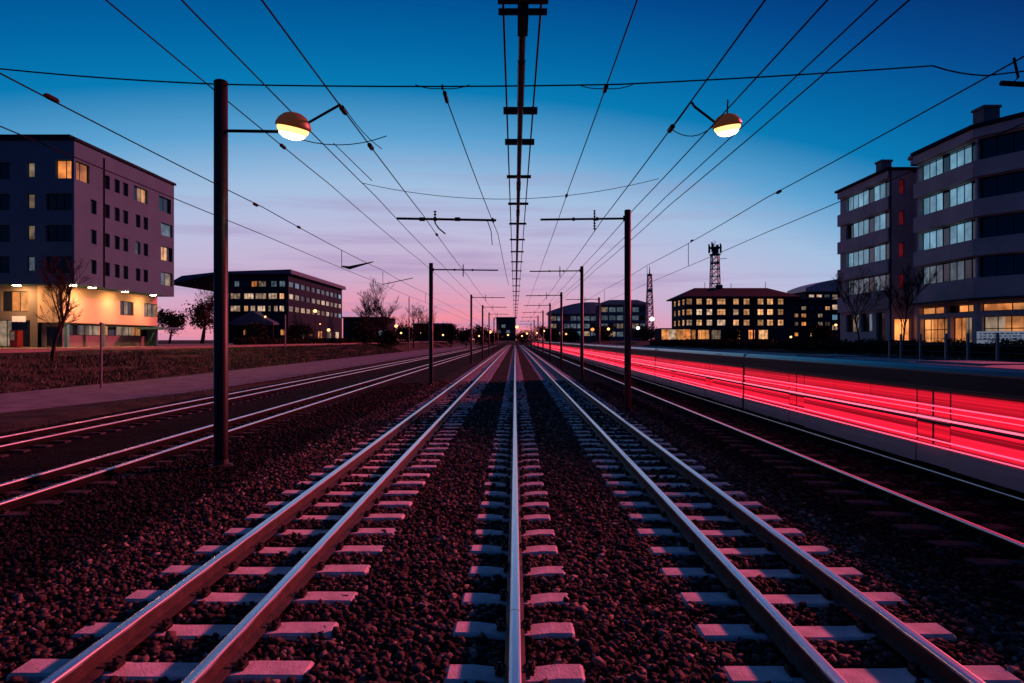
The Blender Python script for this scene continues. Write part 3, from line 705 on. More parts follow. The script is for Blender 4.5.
# --- pale apartment block, left
def left_block():
    G = 2.2; R = 23.4; X = -45; Y = 69.7; Y2 = 90.1; XW = -66
    t = thing('apartment_building', 'pale apartment block with lamps lighting its recessed lower storey, at far left', 'building', (X-8, Y+10, G))
    w = MB()
    side = []
    rows = [20.4, 17.2, 14.0, 10.8]
    for ri, z in enumerate(rows):
        for ci, u in enumerate((3.2, 5.6, 7.5, 9.2, 11.8, 13.5)):
            if ri == 0 and ci in (0, 4, 5): continue
            side.append((u-.52, u+.52, z-.75, z+.75, 'dim' if (ri, ci) in ((2, 4),) else 'glass', 1))
    side.append((10.9, 13.9, 19.6, 21.3, ['glass', 'warm', 'warm'], 3))
    side.append((0.0, 2.5, 19.5, 21.4, 'orange', 2))
    side.append((16.6, 19.6, 19.4, 21.3, 'glass', 2))
    side.append((17.1, 20.0, 16.4, 18.0, 'dim', 1))
    side.append((17.1, 20.0, 13.2, 15.0, ['warm', 'warm', 'glass'], 3))
    side.append((17.1, 20.0, 10.0, 11.7, ['dim', 'cream'], 2))
    facade(w, t, (X, Y), (0, 1), (1, 0), Y2-Y, 8.7, R, side, .3)
    front = []
    off = X-XW
    for z in rows:
        front.append((off-4.85, off-4.05, z-.75, z+.75, 'dimwarm' if z in (20.4, 17.2, 14.0) else 'dim', 1))
        if z < 20: front.append((off-2.9, off-.25, z-.95, z+.75, 'glass', 3))
        front.append((off-9, off-6.6, z-.95, z+.75, 'glass', 2)); front.append((off-14, off-11, z-.95, z+.75, 'glass', 2))
    front.append((off-1.9, off, 19.5, 21.4, 'orange', 2))
    facade(w, t, (XW, Y), (1, 0), (0, -1), off, 8.7, R, front, .3)
    w.quad((XW, Y, 8.7), (X, Y, 8.7), (X, Y2, 8.7), (XW, Y2, 8.7)); w.quad((XW, Y2, 8.7), (X, Y2, 8.7), (X, Y2, R), (XW, Y2, R)); w.quad((XW, Y2, G), (X-2.3, Y2, G), (X-2.3, Y2, 8.7), (XW, Y2, 8.7)); w.quad((XW, Y, G), (XW, Y2, G), (XW, Y2, R), (XW, Y, R))
    w.build('wall', M['plaster'], t)
    b = MB(); b.box(XW-.2, Y-.2, R, X+.2, Y2+.2, R+.28); b.box(XW+2, Y+.5, R+.28, X-.8, Y2-3.0, R+.75); b.build('roof', M['roof'], t)
    # recessed lit storey
    XR = X-2.3; YR = Y+1.8; w = MB()
    facade(w, t, (XR, YR), (0, 1), (1, 0), Y2-YR, 4.85, 8.7, [(10.3, 13.2, 6.0, 7.7, ['glass', 'dimwarm', 'glass'], 3), (15.6, 18.8, 6.0, 7.7, 'dimwarm', 3)], .2)
    facade(w, t, (-50.0, YR), (1, 0), (0, -1), XR+50.0, 4.85, 8.7, [], .2)
    w.quad((-50, YR, 4.85), (XR, YR, 4.85), (XR, Y2, 4.85), (-50, Y2, 4.85)); w.quad((XR, Y2-.01, 4.85), (-50, Y2-.01, 4.85), (-50, Y2-.01, 8.7), (XR, Y2-.01, 8.7))
    w.build('lower_wall', M['plaster_warm'], t)
    w = MB()
    facade(w, t, (XR-1.2, YR+.6), (0, 1), (1, 0), Y2-YR-.6, G, 4.85, [(.6, 18.2, 3.5, 4.7, ['dimwarm', 'glass', 'dimwarm', 'dimwarm', 'amber', 'glass', 'dimwarm', 'dimwarm', 'amber', 'glass'], 12)], .15)
    facade(w, t, (-50.0, YR+.6), (1, 0), (0, -1), XR-1.2+50, G, 4.85, [(.5, 2.2, 2.3, 4.4, 'glass', 1)], .15)
    facade(w, t, (XW, YR), (1, 0), (0, -1), 16, G, 8.7, [(12.3, 15.0, 6.0, 8.1, ['glass', 'orange', 'amber'], 3), (9, 15.2, 2.3, 5.1, ['glass', 'dimwarm', 'glass'], 5), (3, 8, 2.3, 5.1, 'glass', 4)], .2)
    w.build('ground_wall', M['plaster_dark'], t)
    for y in (YR+.1, 77.9, 89.4):
        b = MB(); b.box(XR+.1, y-.16, G, XR+.45, y+.16, 4.85); b.build('column', M['plaster'], t)
    for x, y in ((-51.2, Y+.45), (X-.35, Y+.35), (X-.35, 73.2), (X-.35, 79.4), (X-.35, 85.6)):  # the last lamp is added to even out the light on the lower wall
        b = MB(); b.lathe((x, y, 8.7), [(.42, 0), (.42, -.06), (.38, -.10)], 16); l = b.build('soffit_lamp', M['grey'], t)
        b = MB(); b.lathe((x, y, 8.7), [(.37, -.09), (.28, -.14), (0, -.16)], 16); b.build('lamp_lens', M['soffit_lamp'], l)
    b = MB(); b.tube([(X+.07, Y+5.0, 22.9), (X+.07, Y+5.0, 8.7)], .07, 8); b.build('downpipe', M['roof'], t); b = MB(); b.tube([(XW+10.6, Y-.07, 22.9), (XW+10.6, Y-.07, 8.8)], .07, 8); b.build('downpipe', M['roof'], t)
    b = MB(); b.box(XR+.0, 85.5, 4.35, X+1.2, 90.3, 4.62); b.build('canopy', M['plaster'], t)
    b = MB(); b.box(-52.6, YR-.12, 4.9, -51.2, YR-.02, 5.5); o = b.build('sign_board', M['white'], t)
left_block()
t = thing('vending_machine', 'red vending machine by the entrance of the pale block at far left', 'vending machine', (-51.3, 70.2, 2.2))
b = MB(); b.box(-51.75, 69.9, 2.21, -50.95, 70.7, 4.0); b.build('cabinet', M['redbox'], t)
b = MB(); b.box(-51.65, 69.86, 3.0, -51.25, 69.9, 3.85); b.build('front_panel', M['dimwarm'], t)

# --- dark office block with a wing-like roof
def wing_block():
    G = 2.2; X = -56.5; Y = 170; Y2 = 223; XW = -74
    t = thing('office_building', 'dark office block with a flat winged roof and rows of lit windows, left', 'building', (X-9, Y+25, G))
    w = MB(); ops = []; off = X-XW
    px = lambda p: (p-515)/683*170-XW
    for z, cols in ((17.0, [(234, 239, 'dim'), (240, 250, 'glass'), (251, 257, 'orange'), (258, 266, 'dimwarm'), (270.5, 276.5, 'dim'), (279, 285, 'dim')]),
                    (13.95, [(224, 228.5, 'cream'), (230, 240, 'cream'), (243.5, 253.5, 'cream'), (255, 266, 'cream'), (268, 277, 'cream'), (279, 284, 'warm')]),
                    (10.84, [(230, 240, 'cream'), (243.5, 248, 'warm'), (250, 255, 'cream'), (257, 265, 'cream'), (268, 270.5, 'dimwarm'), (273.5, 277.5, 'cream'), (279, 284, 'cream')]),
                    (4.9, [(243, 252, 'orange'), (280, 286, 'amber')])):
        for a, c, mm in cols: ops.append((px(a), px(c), z-.75, z+.75, mm, 3 if c-a > 7 else 2))
    facade(w, t, (XW, Y), (1, 0), (0, -1), off, G, 19.4, ops, .2, simple=True)
    ops = []; rnd = random.Random(4)
    for z in (17.0, 13.95, 10.84):
        u = .8
        while u < 51:
            L_ = 3.6; mm = rnd.choice(['dim', 'dim', 'cool', 'glass']) if z > 16 else rnd.choice(['cream', 'cream', 'dimwarm', 'cool', 'glass'])
            ops.append((u, min(u+L_, 52.5), z-.7, z+.7, mm, 3)); u += L_+1.2
    for u, mm in ((2, 'amber'), (9, 'cream'), (17, 'glass'), (26, 'amber'), (36, 'dimwarm'), (45, 'cream')): ops.append((u, u+4.5, 2.4, 5.6, mm, 3))
    facade(w, t, (X, Y), (0, 1), (1, 0), Y2-Y, G, 19.4, ops, .2, simple=True)
    w.quad((XW, Y2, G), (X, Y2, G), (X, Y2, 19.4), (XW, Y2, 19.4)); w.quad((XW, Y, G), (XW, Y2, G), (XW, Y2, 19.4), (XW, Y, 19.4))
    w.build('wall', M['navy'], t)
    b = MB(); b.xprof([(-86.0, 17.0), (-82.5, 18.9), (-73, 19.95), (-55.6, 20.5), (-55.4, 19.45), (-74, 19.42), (-86, 16.8)], Y-1, Y2+1); b.build('roof', M['bluepanel'], t)
    b = MB()
    for k in range(9): b.box(X+.0, Y+2+k*5.8, 19.43, X+1.0, Y+2.3+k*5.8, 19.9)
    b.build('roof_bracket', M['frame'], t)
    # glazed porch with a small gable
    b = MB(); b.xprof([(-70, 7.0), (-63.5, 10.1), (-58.4, 7.2), (-58.4, 6.7), (-70, 6.6)], Y-5, Y-.01); p_ = b.build('porch_roof', M['bluepanel'], t)
    b = MB()
    for x in (-69.4, -64, -58.8): b.box(x, Y-4.8, G, x+.3, Y-4.5, 6.7)
    b.build('porch_post', M['frame'], t)
    b = MB(); b.lathe((-60.3, Y-5.2, 8.6), [(0, .25), (.22, .15), (.25, 0), (.15, -.2), (0, -.22)], 12); b.build('porch_lamp', M['glow'], t)
    # garden wall in front of the offices
wing_block()

# --- house-like block with hip roof, right of centre
def hip_block():
    G = 2.5; X = 49.8; X2 = 82; Y = 200; Y2 = 217; E = 15.7
    t = thing('office_building', 'dark hip-roofed block with three even rows of warm lit windows, right', 'building', (X+16, Y+8, G))
    w = MB(); ops = []; rnd = random.Random(2)
    cols = [(51.1, .85), (54, .85), (57, .85), (60.5, 1.25), (64.8, .85), (67.9, .9), (72, .9), (74.8, .9), (77.9, .85)]
    for z in (14.25, 11.2, 8.1):
        for x, hw in cols: ops.append((x-hw-X, x+hw-X, z-.88, z+.88, rnd.choice(['warm', 'warm', 'warm', 'cream']), 3 if hw > 1 else 2, z+.2))
    for a, c, mm in ((50.6, 53, 'amber'), (53.6, 57.0, 'amber'), (57.6, 60.4, 'dimwarm'), (62, 66, 'amber'), (68.4, 70.4, 'orange'), (71.4, 74.2, 'warm')): ops.append((a-X, c-X, 3.2, 6.0, mm, 3))
    facade(w, t, (X, Y), (1, 0), (0, -1), X2-X, G, E, ops, .25, simple=True)
    ops = []
    for z in (14.25, 11.2, 8.1):
        for u in (2.4, 7.8, 13.2): ops.append((u-1.4, u+1.4, z-.88, z+.88, 'warm', 2, z+.2))
    facade(w, t, (X, Y), (0, 1), (-1, 0), Y2-Y, G, E, ops, .25, simple=True)
    w.quad((X, Y2, G), (X2, Y2, G), (X2, Y2, E), (X, Y2, E)); w.quad((X2, Y, G), (X2, Y2, G), (X2, Y2, E), (X2, Y, E)); w.build('wall', M['slate'], t)
    o = 1.4; b = MB(); yr = (Y+Y2)/2; zr = 18.9
    A = [(X-o, Y-o, E), (X2+o, Y-o, E), (X2+o, Y2+o, E), (X-o, Y2+o, E), (X+5, yr, zr), (X2-5, yr, zr)]
    b.add(A, [(0, 1, 5, 4), (1, 2, 5), (2, 3, 4, 5), (3, 0, 4), (3, 2, 1, 0)])
    B2 = [(x, y, z-.35) for x, y, z in A[:4]]; b.add(A[:4]+B2, [(0, 1, 5, 4), (1, 2, 6, 5), (2, 3, 7, 6), (3, 0, 4, 7), (4, 5, 6, 7)])
    rf = b.build('roof', M['roof'], t)
    for x, h in ((58, 2.4), (74, .0), (78.5, 2.6), (80, 2.2), (83, 0), (66, 2.0)):
        if h:
            b = MB(); b.tube([(min(x, 76.5), yr, zr-.3), (min(x, 76.5)+.0, yr, zr+h*.7)], .09, 5); b.build('aerial', M['frame'], rf)
    b = MB(); b.box(61.5, yr-.8, zr-.4, 63.2, yr+.8, zr+.9); b.build('chimney', M['slate'], rf)
    b = MB(); b.box(69.6, Y-.35, G, 70.0, Y-.02, E-.4); b.build('downpipe', M['frame'], t); b = MB(); b.box(62.6, Y-.35, G, 62.9, Y-.02, E-.4); b.build('downpipe', M['frame'], t)
    # lit kiosk-like glass lobby at its left corner
    w = MB(); facade(w, t, (41.5, 195), (1, 0), (0, -1), 9, G, 6.4, [(.3, 8.7, 2.7, 6.1, ['amber', 'cream', 'amber', 'orange'], 6)], .1); w.box(41.5, 195.2, G, 50.5, 203, 6.4); w.build('lobby', M['slate'], t)
hip_block()

def annex():
    G = 2.5; X = 83.2; X2 = 95.5; Y = 206
    t = thing('office_building', 'low dark flat-roofed annex with scattered lit windows beside the hip-roofed block', 'building', (89, Y+6, G))
    w = MB(); ops = []; rnd = random.Random(9)
    for z in (12.6, 10.4, 7.9, 4.7):
        for u in (1.6, 4.0, 6.6, 9.0, 11.2): ops.append((u-.75, u+.75, z-.6, z+.6, rnd.choice(['amber', 'warm', 'glass', 'glass', 'dimwarm']), 2))
    facade(w, t, (X, Y), (1, 0), (0, -1), X2-X, G, 15.4, ops, .2, simple=True); w.box(X, Y+.3, G, X2, Y+14, 15.3); w.build('wall', M['navy'], t)
    b = MB(); b.box(X-.6, Y-.6, 15.4, X2+.4, Y+14.4, 15.9); b.build('roof', M['bluepanel'], t)
annex()
def vault_block():
    G = 2.5; X = 112; X2 = 134; Y = 262
    t = thing('office_building', 'tall block with a curved pale roof, between the annex and the right block', 'building', (122, Y+8, G))
    w = MB(); ops = []; rnd = random.Random(3)
    for z in (19.5, 15.6, 11.7, 7.8):
        for k in range(7): ops.append((.8+k*3.0, 2.9+k*3.0, z-1.0, z+1.0, rnd.choice(['cool', 'cream', 'dim', 'cream']), 2))
    facade(w, t, (X, Y), (1, 0), (0, -1), X2-X, G, 21.6, ops, .25, simple=True); w.box(X, Y+.4, G, X2, Y+16, 21.5); w.build('wall', M['navy'], t)
    b = MB(); n = 10; pts = [(X-.8+(X2-X+1.6)*i/n, 21.6+5.0*math.sin(math.pi*(.06+.62*i/n))**.8) for i in range(n+1)]
    b.xprof(pts+[(X2+.8, 21.6), (X-.8, 21.6)], Y-.8, Y+17); b.build('roof', M['paleroof'], t)
vault_block()
def glass_block(label, X, X2, Y, zt, curve, seed, wmat, dark=False):
    G = 2.5; t = thing('office_building', label, 'building', ((X+X2)/2, Y+8, G))
    w = MB(); ops = []; rnd = random.Random(seed); n = int((X2-X)/3.2)
    z = zt-2.2
    while z > 4:
        for k in range(n): ops.append((.4+k*(X2-X-.6)/n, .4+(k+.86)*(X2-X-.6)/n, z-1.15, z+1.05, rnd.choice(['glass', 'glass', 'glass', 'glass', 'dim'] if dark else ['dim', 'dim', 'glass', 'dimwarm', 'cool', 'cream'] if z < 9 else ['dim', 'dim', 'dim', 'glass', 'dimwarm']), 2))
        z -= 3.6
    facade(w, t, (X, Y), (1, 0), (0, -1), X2-X, G, zt, ops, .2, simple=True); w.box(X, Y+.4, G, X2, Y+18, zt-.1); w.build('wall', M[wmat], t)
    b = MB(); n = 12
    pts = [(X-.8+(X2-X+1.6)*i/n, zt+curve(i/n)) for i in range(n+1)]
    b.xprof(pts+[(X2+.8, zt-.05), (X-.8, zt-.05)], Y-.8, Y+19); b.build('roof', M['paleroof'], t)
glass_block('blue-grey glass block with a pale lipped roof, left of the pale lattice mast', 37.5, 58.5, 300, 18.6, lambda q: .4+1.6*min(1, 5*q, 4*(1-q)), 5, 'bluepanel')
glass_block('curved-roof block rising behind the far poles, left of the blue-grey glass block', 16.5, 39.5, 325, 15.5, lambda q: .3+5.2*math.sin(math.pi*(.04+.56*q)), 6, 'bluepanel')
glass_block('distant dark tower block straight ahead where the tracks meet', -12.5, 0.5, 455, 18.0, lambda q: .3, 7, 'navy', True)
glass_block('low dark hall behind the bare trees, right of the winged office block', -66, -49, 262, 11.5, lambda q: .4, 8, 'slate', True)
glass_block('low dark shed among the far trees left of the track end', -49, -31, 330, 10.5, lambda q: .6, 12, 'slate', True)

# --- grey apartment block, right
def right_block():
    G = 2.55; R = 20.3; YE = 64.5
    t = thing('apartment_building', 'large grey apartment block with window bands and lit shops, at far right', 'building', (48, 60, G))
    X1 = 38.4; X2 = 38.0
    planA = [(X1, 69.6), (X1, 80.6)]
    rows = [18.65, 15.45, 12.2, 9.0]
    # end section
    w = MB(); ops = []
    for i, z in enumerate(rows):
        mm = 'cool' if i < 3 else 'dim'
        ops.append((.5, 9.6, z-.85, z+.85, ['glass', mm, mm, 'glass', mm, mm, mm, 'glass' if i == 1 else mm], 8))
    ops += [(1.2, 3.0, 2.6, 5.9, 'glass', 1), (3.8, 6.2, 3.9, 5.9, ['dim', 'glass'], 2), (6.6, 9.6, 3.9, 5.9, ['dim', 'dimwarm', 'glass'], 3)]
    facade(w, t, (X1, 69.6), (0, 1), (-1, 0), 11, G, R, ops, .35)
    w.quad((X1, 80.6, G), (60, 80.6, G), (60, 80.6, R), (X1, 80.6, R))
    # return wall in the recess, with red-lit stair windows
    facade(w, t, (X1, 69.6), (1, 0), (0, -1), 2.2, G, R, [(.75, 1.35, z-.75, z+.75, 'redroom', 1) for z in rows]+[(.3, 1.9, 2.9, 5.2, 'orange', 2)], .2)
    facade(w, t, (40.6, YE), (0, 1), (-1, 0), 69.6-YE, G, R-.3, [(.5, 3.0, 3.0, 5.4, 'orange', 3)], .25)
    # bulging section, then the wall turns to face the yard's near end
    ops = []
    for i, z in enumerate(rows):
        m3 = 'cool' if i < 3 else 'dim'
        ops.append((.15, 8.0, z-.85, z+.85, ['glass', m3 if i != 3 else 'glass', m3, m3, 'glass', m3, m3, m3], 8))
    ops += [(.4, 4.0, 5.35, 6.0, ['amber', 'orange', 'glass'], 3), (4.3, 8.0, 5.35, 6.0, ['orange', 'amber'], 2), (.6, 3.4, 2.75, 4.95, ['dimwarm', 'orange'], 3), (3.8, 7.8, 2.75, 4.95, ['amber', 'orange', 'amber'], 4, 3.9)]
    Y3 = 56.2
    facade(w, t, (X2, Y3), (0, 1), (-1, 0), YE-Y3, G, R, ops, .45)
    w.quad((X2, YE, G), (41, YE, G), (41, YE, R), (X2, YE, R))
    a = math.atan2(-13, 7.5); U = (math.cos(a), math.sin(a)); Nn = (U[1], -U[0])
    if Nn[0] > 0: Nn = (-Nn[0], -Nn[1])
    ops = []
    for i, z in enumerate(rows):
        ops.append((.1, 14.5, z-.85, z+.85, ['glass', 'glass', 'dim' if i in (0, 1) else 'dimwarm', 'glass', 'glass', 'dim', 'glass', 'glass', 'dim'], 12))
    ops += [(.3, 4.6, 5.35, 6.0, ['orange', 'amber'], 2), (5.0, 13, 5.35, 6.0, ['amber', 'orange', 'orange'], 3), (.4, 3.4, 2.75, 4.95, ['dimwarm', 'amber'], 3, 3.9), (3.8, 12, 2.75, 4.95, 'glass', 5)]
    facade(w, t, (X2, Y3), U, Nn, 15, G, R, ops, .45)
    E = (X2+U[0]*15, Y3+U[1]*15)
    w.quad((E[0], E[1], G), (62, E[1], G), (62, E[1], R), (E[0], E[1], R)); w.quad((62, E[1], G), (62, 80.6, G), (62, 80.6, R), (62, E[1], R))
    w.build('wall', M['mauve'], t)
    # projecting parapet bands between the window rows
    for k, z in enumerate(rows+[5.8]):
        za, zb = (z+.98, z+.98+1.22) if k < 4 else (6.15, 8.02)
        pass
    bands = MB()
    zs = [(rows[0]+.95, R+.03)]+[(rows[i+1]+.92, rows[i]-.95) for i in range(3)]+[(6.2, rows[3]-.95)]
    for za, zb in zs:
        o = .38
        p2 = (X2+U[0]*15, Y3+U[1]*15)
        outer = [(X2-o, YE), (X2-o, Y3-.1), (p2[0]+Nn[0]*o, p2[1]+Nn[1]*o)]
        inner = [(p2[0]+Nn[0]*.004, p2[1]+Nn[1]*.004), (X2-.004, Y3), (X2-.004, YE)]
        bands.prism(outer+inner, za, zb)
        bands.prism([(X1-.3, 69.8), (X1-.004, 69.8), (X1-.004, 80.7), (X1-.3, 80.7)], za, zb)
    bands.build('parapet_band', M['mauve'], t)
    b = MB(); b.prism([(X1-.55, 69.4), (60, 69.4), (60, 80.9), (X1-.55, 80.9)], R+.05, R+.3)
    p2 = (X2+U[0]*15.2, Y3+U[1]*15.2)
    b.prism([(X2-.6, YE+.1), (X2-.6, Y3-.2), (p2[0]+Nn[0]*.6, p2[1]+Nn[1]*.6), (62, p2[1]), (62, 69.2), (41, 69.2), (41, YE+.1)], R+.08, R+.35)
    rf = b.build('roof', M['roof'], t)
    for x, y, s, h in ((39.7, 73.5, .55, 2.0), (39.9, 57.8, .68, 2.4)):
        b = MB(); b.box(x-s, y-s, R, x+s, y+s, R+h); b.box(x-s-.1, y-s-.1, R+h-.25, x+s+.1, y+s+.1, R+h-.05); b.build('chimney', M['plaster_dark'], rf)
    b = MB(); b.lathe((40.4, 68.6, R+.3), [(.6, 0), (.6, .5), (.85, .6), (.85, .85), (0, 1.0)], 14); b.build('roof_vent', M['grey'], rf)
    b = MB(); b.prism([(X2-1.0, YE-.2), (X2-1.0, Y3-.4), (X2+U[0]*14+Nn[0]*1.0, Y3+U[1]*14+Nn[1]*1.0), (X2+U[0]*14+Nn[0]*.41, Y3+U[1]*14+Nn[1]*.41), (X2-.41, Y3), (X2-.41, YE-.2)], 6.2, 6.42); b.build('shop_canopy', M['frame'], t)
    b = MB(); b.tube([(X1-.05, 69.7, 20.5), (X1-.05, 69.7, G)], .08, 6); b.build('downpipe', M['frame'], t); b = MB(); b.tube([(39.8, 67.2, 20), (39.8, 67.2, G)], .09, 6); b.build('downpipe', M['frame'], t)
right_block()

# long white banner fence outside the shops
t = thing('banner', 'long white banner with rows of tiny grey print outside the lit shops', 'banner', (36.2, 46, 2.5))
A = (33.5, 49.5); B_ = (39.5, 40.5); d = Vector((B_[0]-A[0], B_[1]-A[1])); Ln = d.length; U = (d.x/Ln, d.y/Ln); Nn = (U[1], -U[0])
if Nn[0] > 0: Nn = (-Nn[0], -Nn[1])
b = MB(); b.obox(A, U, Nn, 0, Ln, 2.75, 3.62, 0, .05); bd = b.build('board', M['white'], t)
b = MB(); rnd = random.Random(1)
for r_ in range(3):
    u = .2
    while u < Ln-.4:
        wd = rnd.uniform(.08, .28); zz = 3.42-r_*.18; b.obox(A, U, Nn, u, min(u+wd, Ln-.1), zz, zz+.08, .051, .054); u += wd+rnd.uniform(.05, .14)
b.obox(A, U, Nn, 0, Ln, 3.0, 3.05, .051, .06)
b.build('print', M['tram_skirt'], bd)
for q in (.02, .5, .98):
    b = MB(); b.obox(A, U, Nn, Ln*q-.04, Ln*q+.04, 2.3, 3.7, -.09, -.01); b.build('post', M['grey'], t)

# ------------------------------------------------------------------ lattice masts
def lattice(label, x, y, base, top, w0, w1, head, lm='grey'):
    t = thing('lattice_mast', label, 'mast', (x, y, base), 'lattice radio masts')
    b = MB(); n = 12
    P = []
    for i in range(n+1):
        q = i/n; w = w0+(w1-w0)*q; z = base+(top-base)*q
        P.append([(x-w, y-w, z), (x+w, y-w, z), (x+w, y+w, z), (x-w, y+w, z)])
    for i in range(n):
        for j in range(4):
            k = (j+1) % 4; r = .11
            b.tube([P[i][j], P[i+1][j]], r*1.4, 4); b.tube([P[i][j], P[i+1][k]], r, 4); b.tube([P[i][k], P[i+1][j]], r, 4); b.tube([P[i+1][j], P[i+1][k]], r, 4)
    b.build('lattice', M[lm], t)
    if head:
        b = MB()
        for z, r in ((top-.2, 2.0), (top+2.2, 2.3), (top-3.2, 1.5)): b.lathe((x, y, z), [(0, 0), (r, 0), (r, .35), (0, .35)], 10)
        b.lathe((x, y, top), [(1.0, 0), (1.1, 2.3)], 10); b.build('platform', M['roof'], t)
        for k in range(8):
            a = k*math.pi/4; b = MB(); b.box(x+2.1*math.cos(a)-.22, y+2.1*math.sin(a)-.22, top+.5+.3*(k % 2), x+2.1*math.cos(a)+.22, y+2.1*math.sin(a)+.22, top+3.2+.5*(k % 3)); b.build('antenna', M['roof'], t)
        b = MB(); b.tube([(x, y, top+2), (x, y, top+5)], .1, 5); b.tube([(x+1.5, y, top-1.5), (x+4.2, y, top-1.3)], .1, 5); b.build('aerial', M['roof'], t)
    else:
        b = MB()
        for z, r in ((top-.2, 1.1), (top-6.5, 1.3)): b.lathe((x, y, z), [(0, 0), (r, 0), (r, .9), (0, .9)], 8)
        b.build('platform', M['grey'], t)
        b = MB(); b.tube([(x, y, top), (x, y, top+4)], [.35, .1], 5); b.build('aerial', M['grey'], t)
lattice('dark lattice radio mast with a crown of antennas behind the hip-roofed block', 70.3, 240, 2.5, 33, 2.0, 1.15, True)
lattice('slimmer pale lattice mast left of the hip-roofed block', 55.4, 281, 2.5, 29.5, 1.7, .75, False, 'paleroof')

# ------------------------------------------------------------------ small far lamps
def post_lamp(label, x, y, z, h, r, m='glow'):
    base = gz(x); t = thing('street_lamp', label, 'street lamp', (x, y, base), 'small distant street lamps')
    b = MB(); b.tube([(x, y, base-.1), (x, y, z)], [.09, .06], 6); b.build('post', M['pole'], t)
    b = MB(); b.lathe((x, y, z), [(0, r*.9), (r*.7, r*.6), (r, 0), (r*.7, -r*.6), (0, -r*.9)], 10); b.build('lamp_lens', M[m], t, True)
def pxl(px, py, y): return (px-515)/683*y, y, 3+(343-py)/683*y
for lab, px, py, y, r, m in (
    ('glaring orange street lamp before the winged office block, high on its post', 315, 314, 150, .42, 'glow'),
    ('low cream street lamp at the right end of the winged office block', 328.5, 333, 150, .38, 'glow'),
    ('small street lamp at the corner of the winged office block entrance', 320, 327, 158, .16, 'glow'),
    ('bright orange lamp among the bare trees left of the tracks', 396, 329, 200, .5, 'glow'),
    ('small orange lamp low under the tallest bare tree', 391, 335.5, 205, .32, 'glow'),
    ('small orange lamp right of the brighter one among the bare trees', 401, 336, 205, .32, 'glow'),
    ('white street lamp left of the far tower block', 490, 335, 330, .75, 'glow'),
    ('brightest orange lamp at the far end of the tracks', 517, 330, 330, .8, 'glow'),
    ('small orange lamp right of the far track end', 527, 336.5, 330, .5, 'glow'),
    ('small orange lamp beyond the fifth right pole', 537, 336, 330, .5, 'glow'),
    ('red-orange lamp before the blue-grey glass block', 592.5, 332.5, 280, .75, 'glowred'),
    ('pale lamp right of the red-orange lamp before the glass block', 608.5, 332, 280, .6, 'glow'),
    ('white lamp on the right of the blue-grey glass block', 638, 331, 260, .75, 'glowwhite'),
    ('brightest white floodlight at the foot of the pale lattice mast', 652, 322, 255, .95, 'glowwhite'),
    ('faint orange lamp low beside the far tower block', 508, 338, 440, .6, 'glow'), ('tiny orange lamp just left of the tram end', 522, 339, 440, .55, 'glow'),
    ('tiny warm lamp between the fourth and fifth right poles', 544, 334, 300, .45, 'glow'), ('tiny warm lamp before the curved-roof block', 566, 337, 290, .45, 'glow'), ('tiny warm lamp at the left foot of the far tower block', 498, 338.5, 400, .6, 'glow'),
    ('tiny warm lamp among the dark trees left of the far shed', 443, 338, 280, .4, 'glow'), ('tiny warm lamp beside the far left poles', 479, 339, 300, .4, 'glow'),
    ('orange lamp at the door of the dark annex', 791, 340, 195, .35, 'glow'),
    ('orange lamp in the gap left of the right apartment block', 836, 328, 230, .45, 'glow'),
    ('small lamp left of the far dark shed', 421, 336, 300, .4, 'glow'),
    ('small lamp below the far shed roof', 462, 337, 310, .4, 'glow')):
    x, yy, z = pxl(px, py, y); post_lamp(lab, x, yy, z, 0, r, m)

# fence at the right
t = thing('wire_fence', 'low wire fence with grey posts on the slope behind the tram at right', 'fence', (26, 42, 1.3))
ys = (34.0, 36.8, 39.2, 41.2, 43.8, 46.0, 47.4)
for y in ys:
    b = MB(); b.box(25.95, y-.06, 1.0, 26.07, y+.06, 3.4); b.build('post', M['grey'], t)
for z in (1.5, 1.9, 2.3, 2.7, 3.1):
    b = MB(); b.tube([(25.92, 34, z), (25.92, 47.4, z)], .008, 4); b.build('strand', M['grey'], t)
# thin posts on the left bank
for lab, px, py0, py1, y in (('thin grey sign post on the bank before the pale block', 101, 327, 359, 46), ('thin post on the bank right of the pale block', 285, 318, 348, 110), ('thin tall post among the bare trees', 409, 300, 346, 190)):
    x = (px-515)/683*y; base = gz(x); top = 3+(343-py0)/683*y
    t = thing('post', lab, 'post', (x, y, base), None)
    b = MB(); b.tube([(x, y, base-.2), (x, y, top)], .075 if y < 100 else .13, 8); b.build('shaft', M['grey'], t)
    b = MB(); b.lathe((x, y, top), [(.11, 0), (.11, .08), (0, .12)], 8); b.build('cap', M['grey'], t)

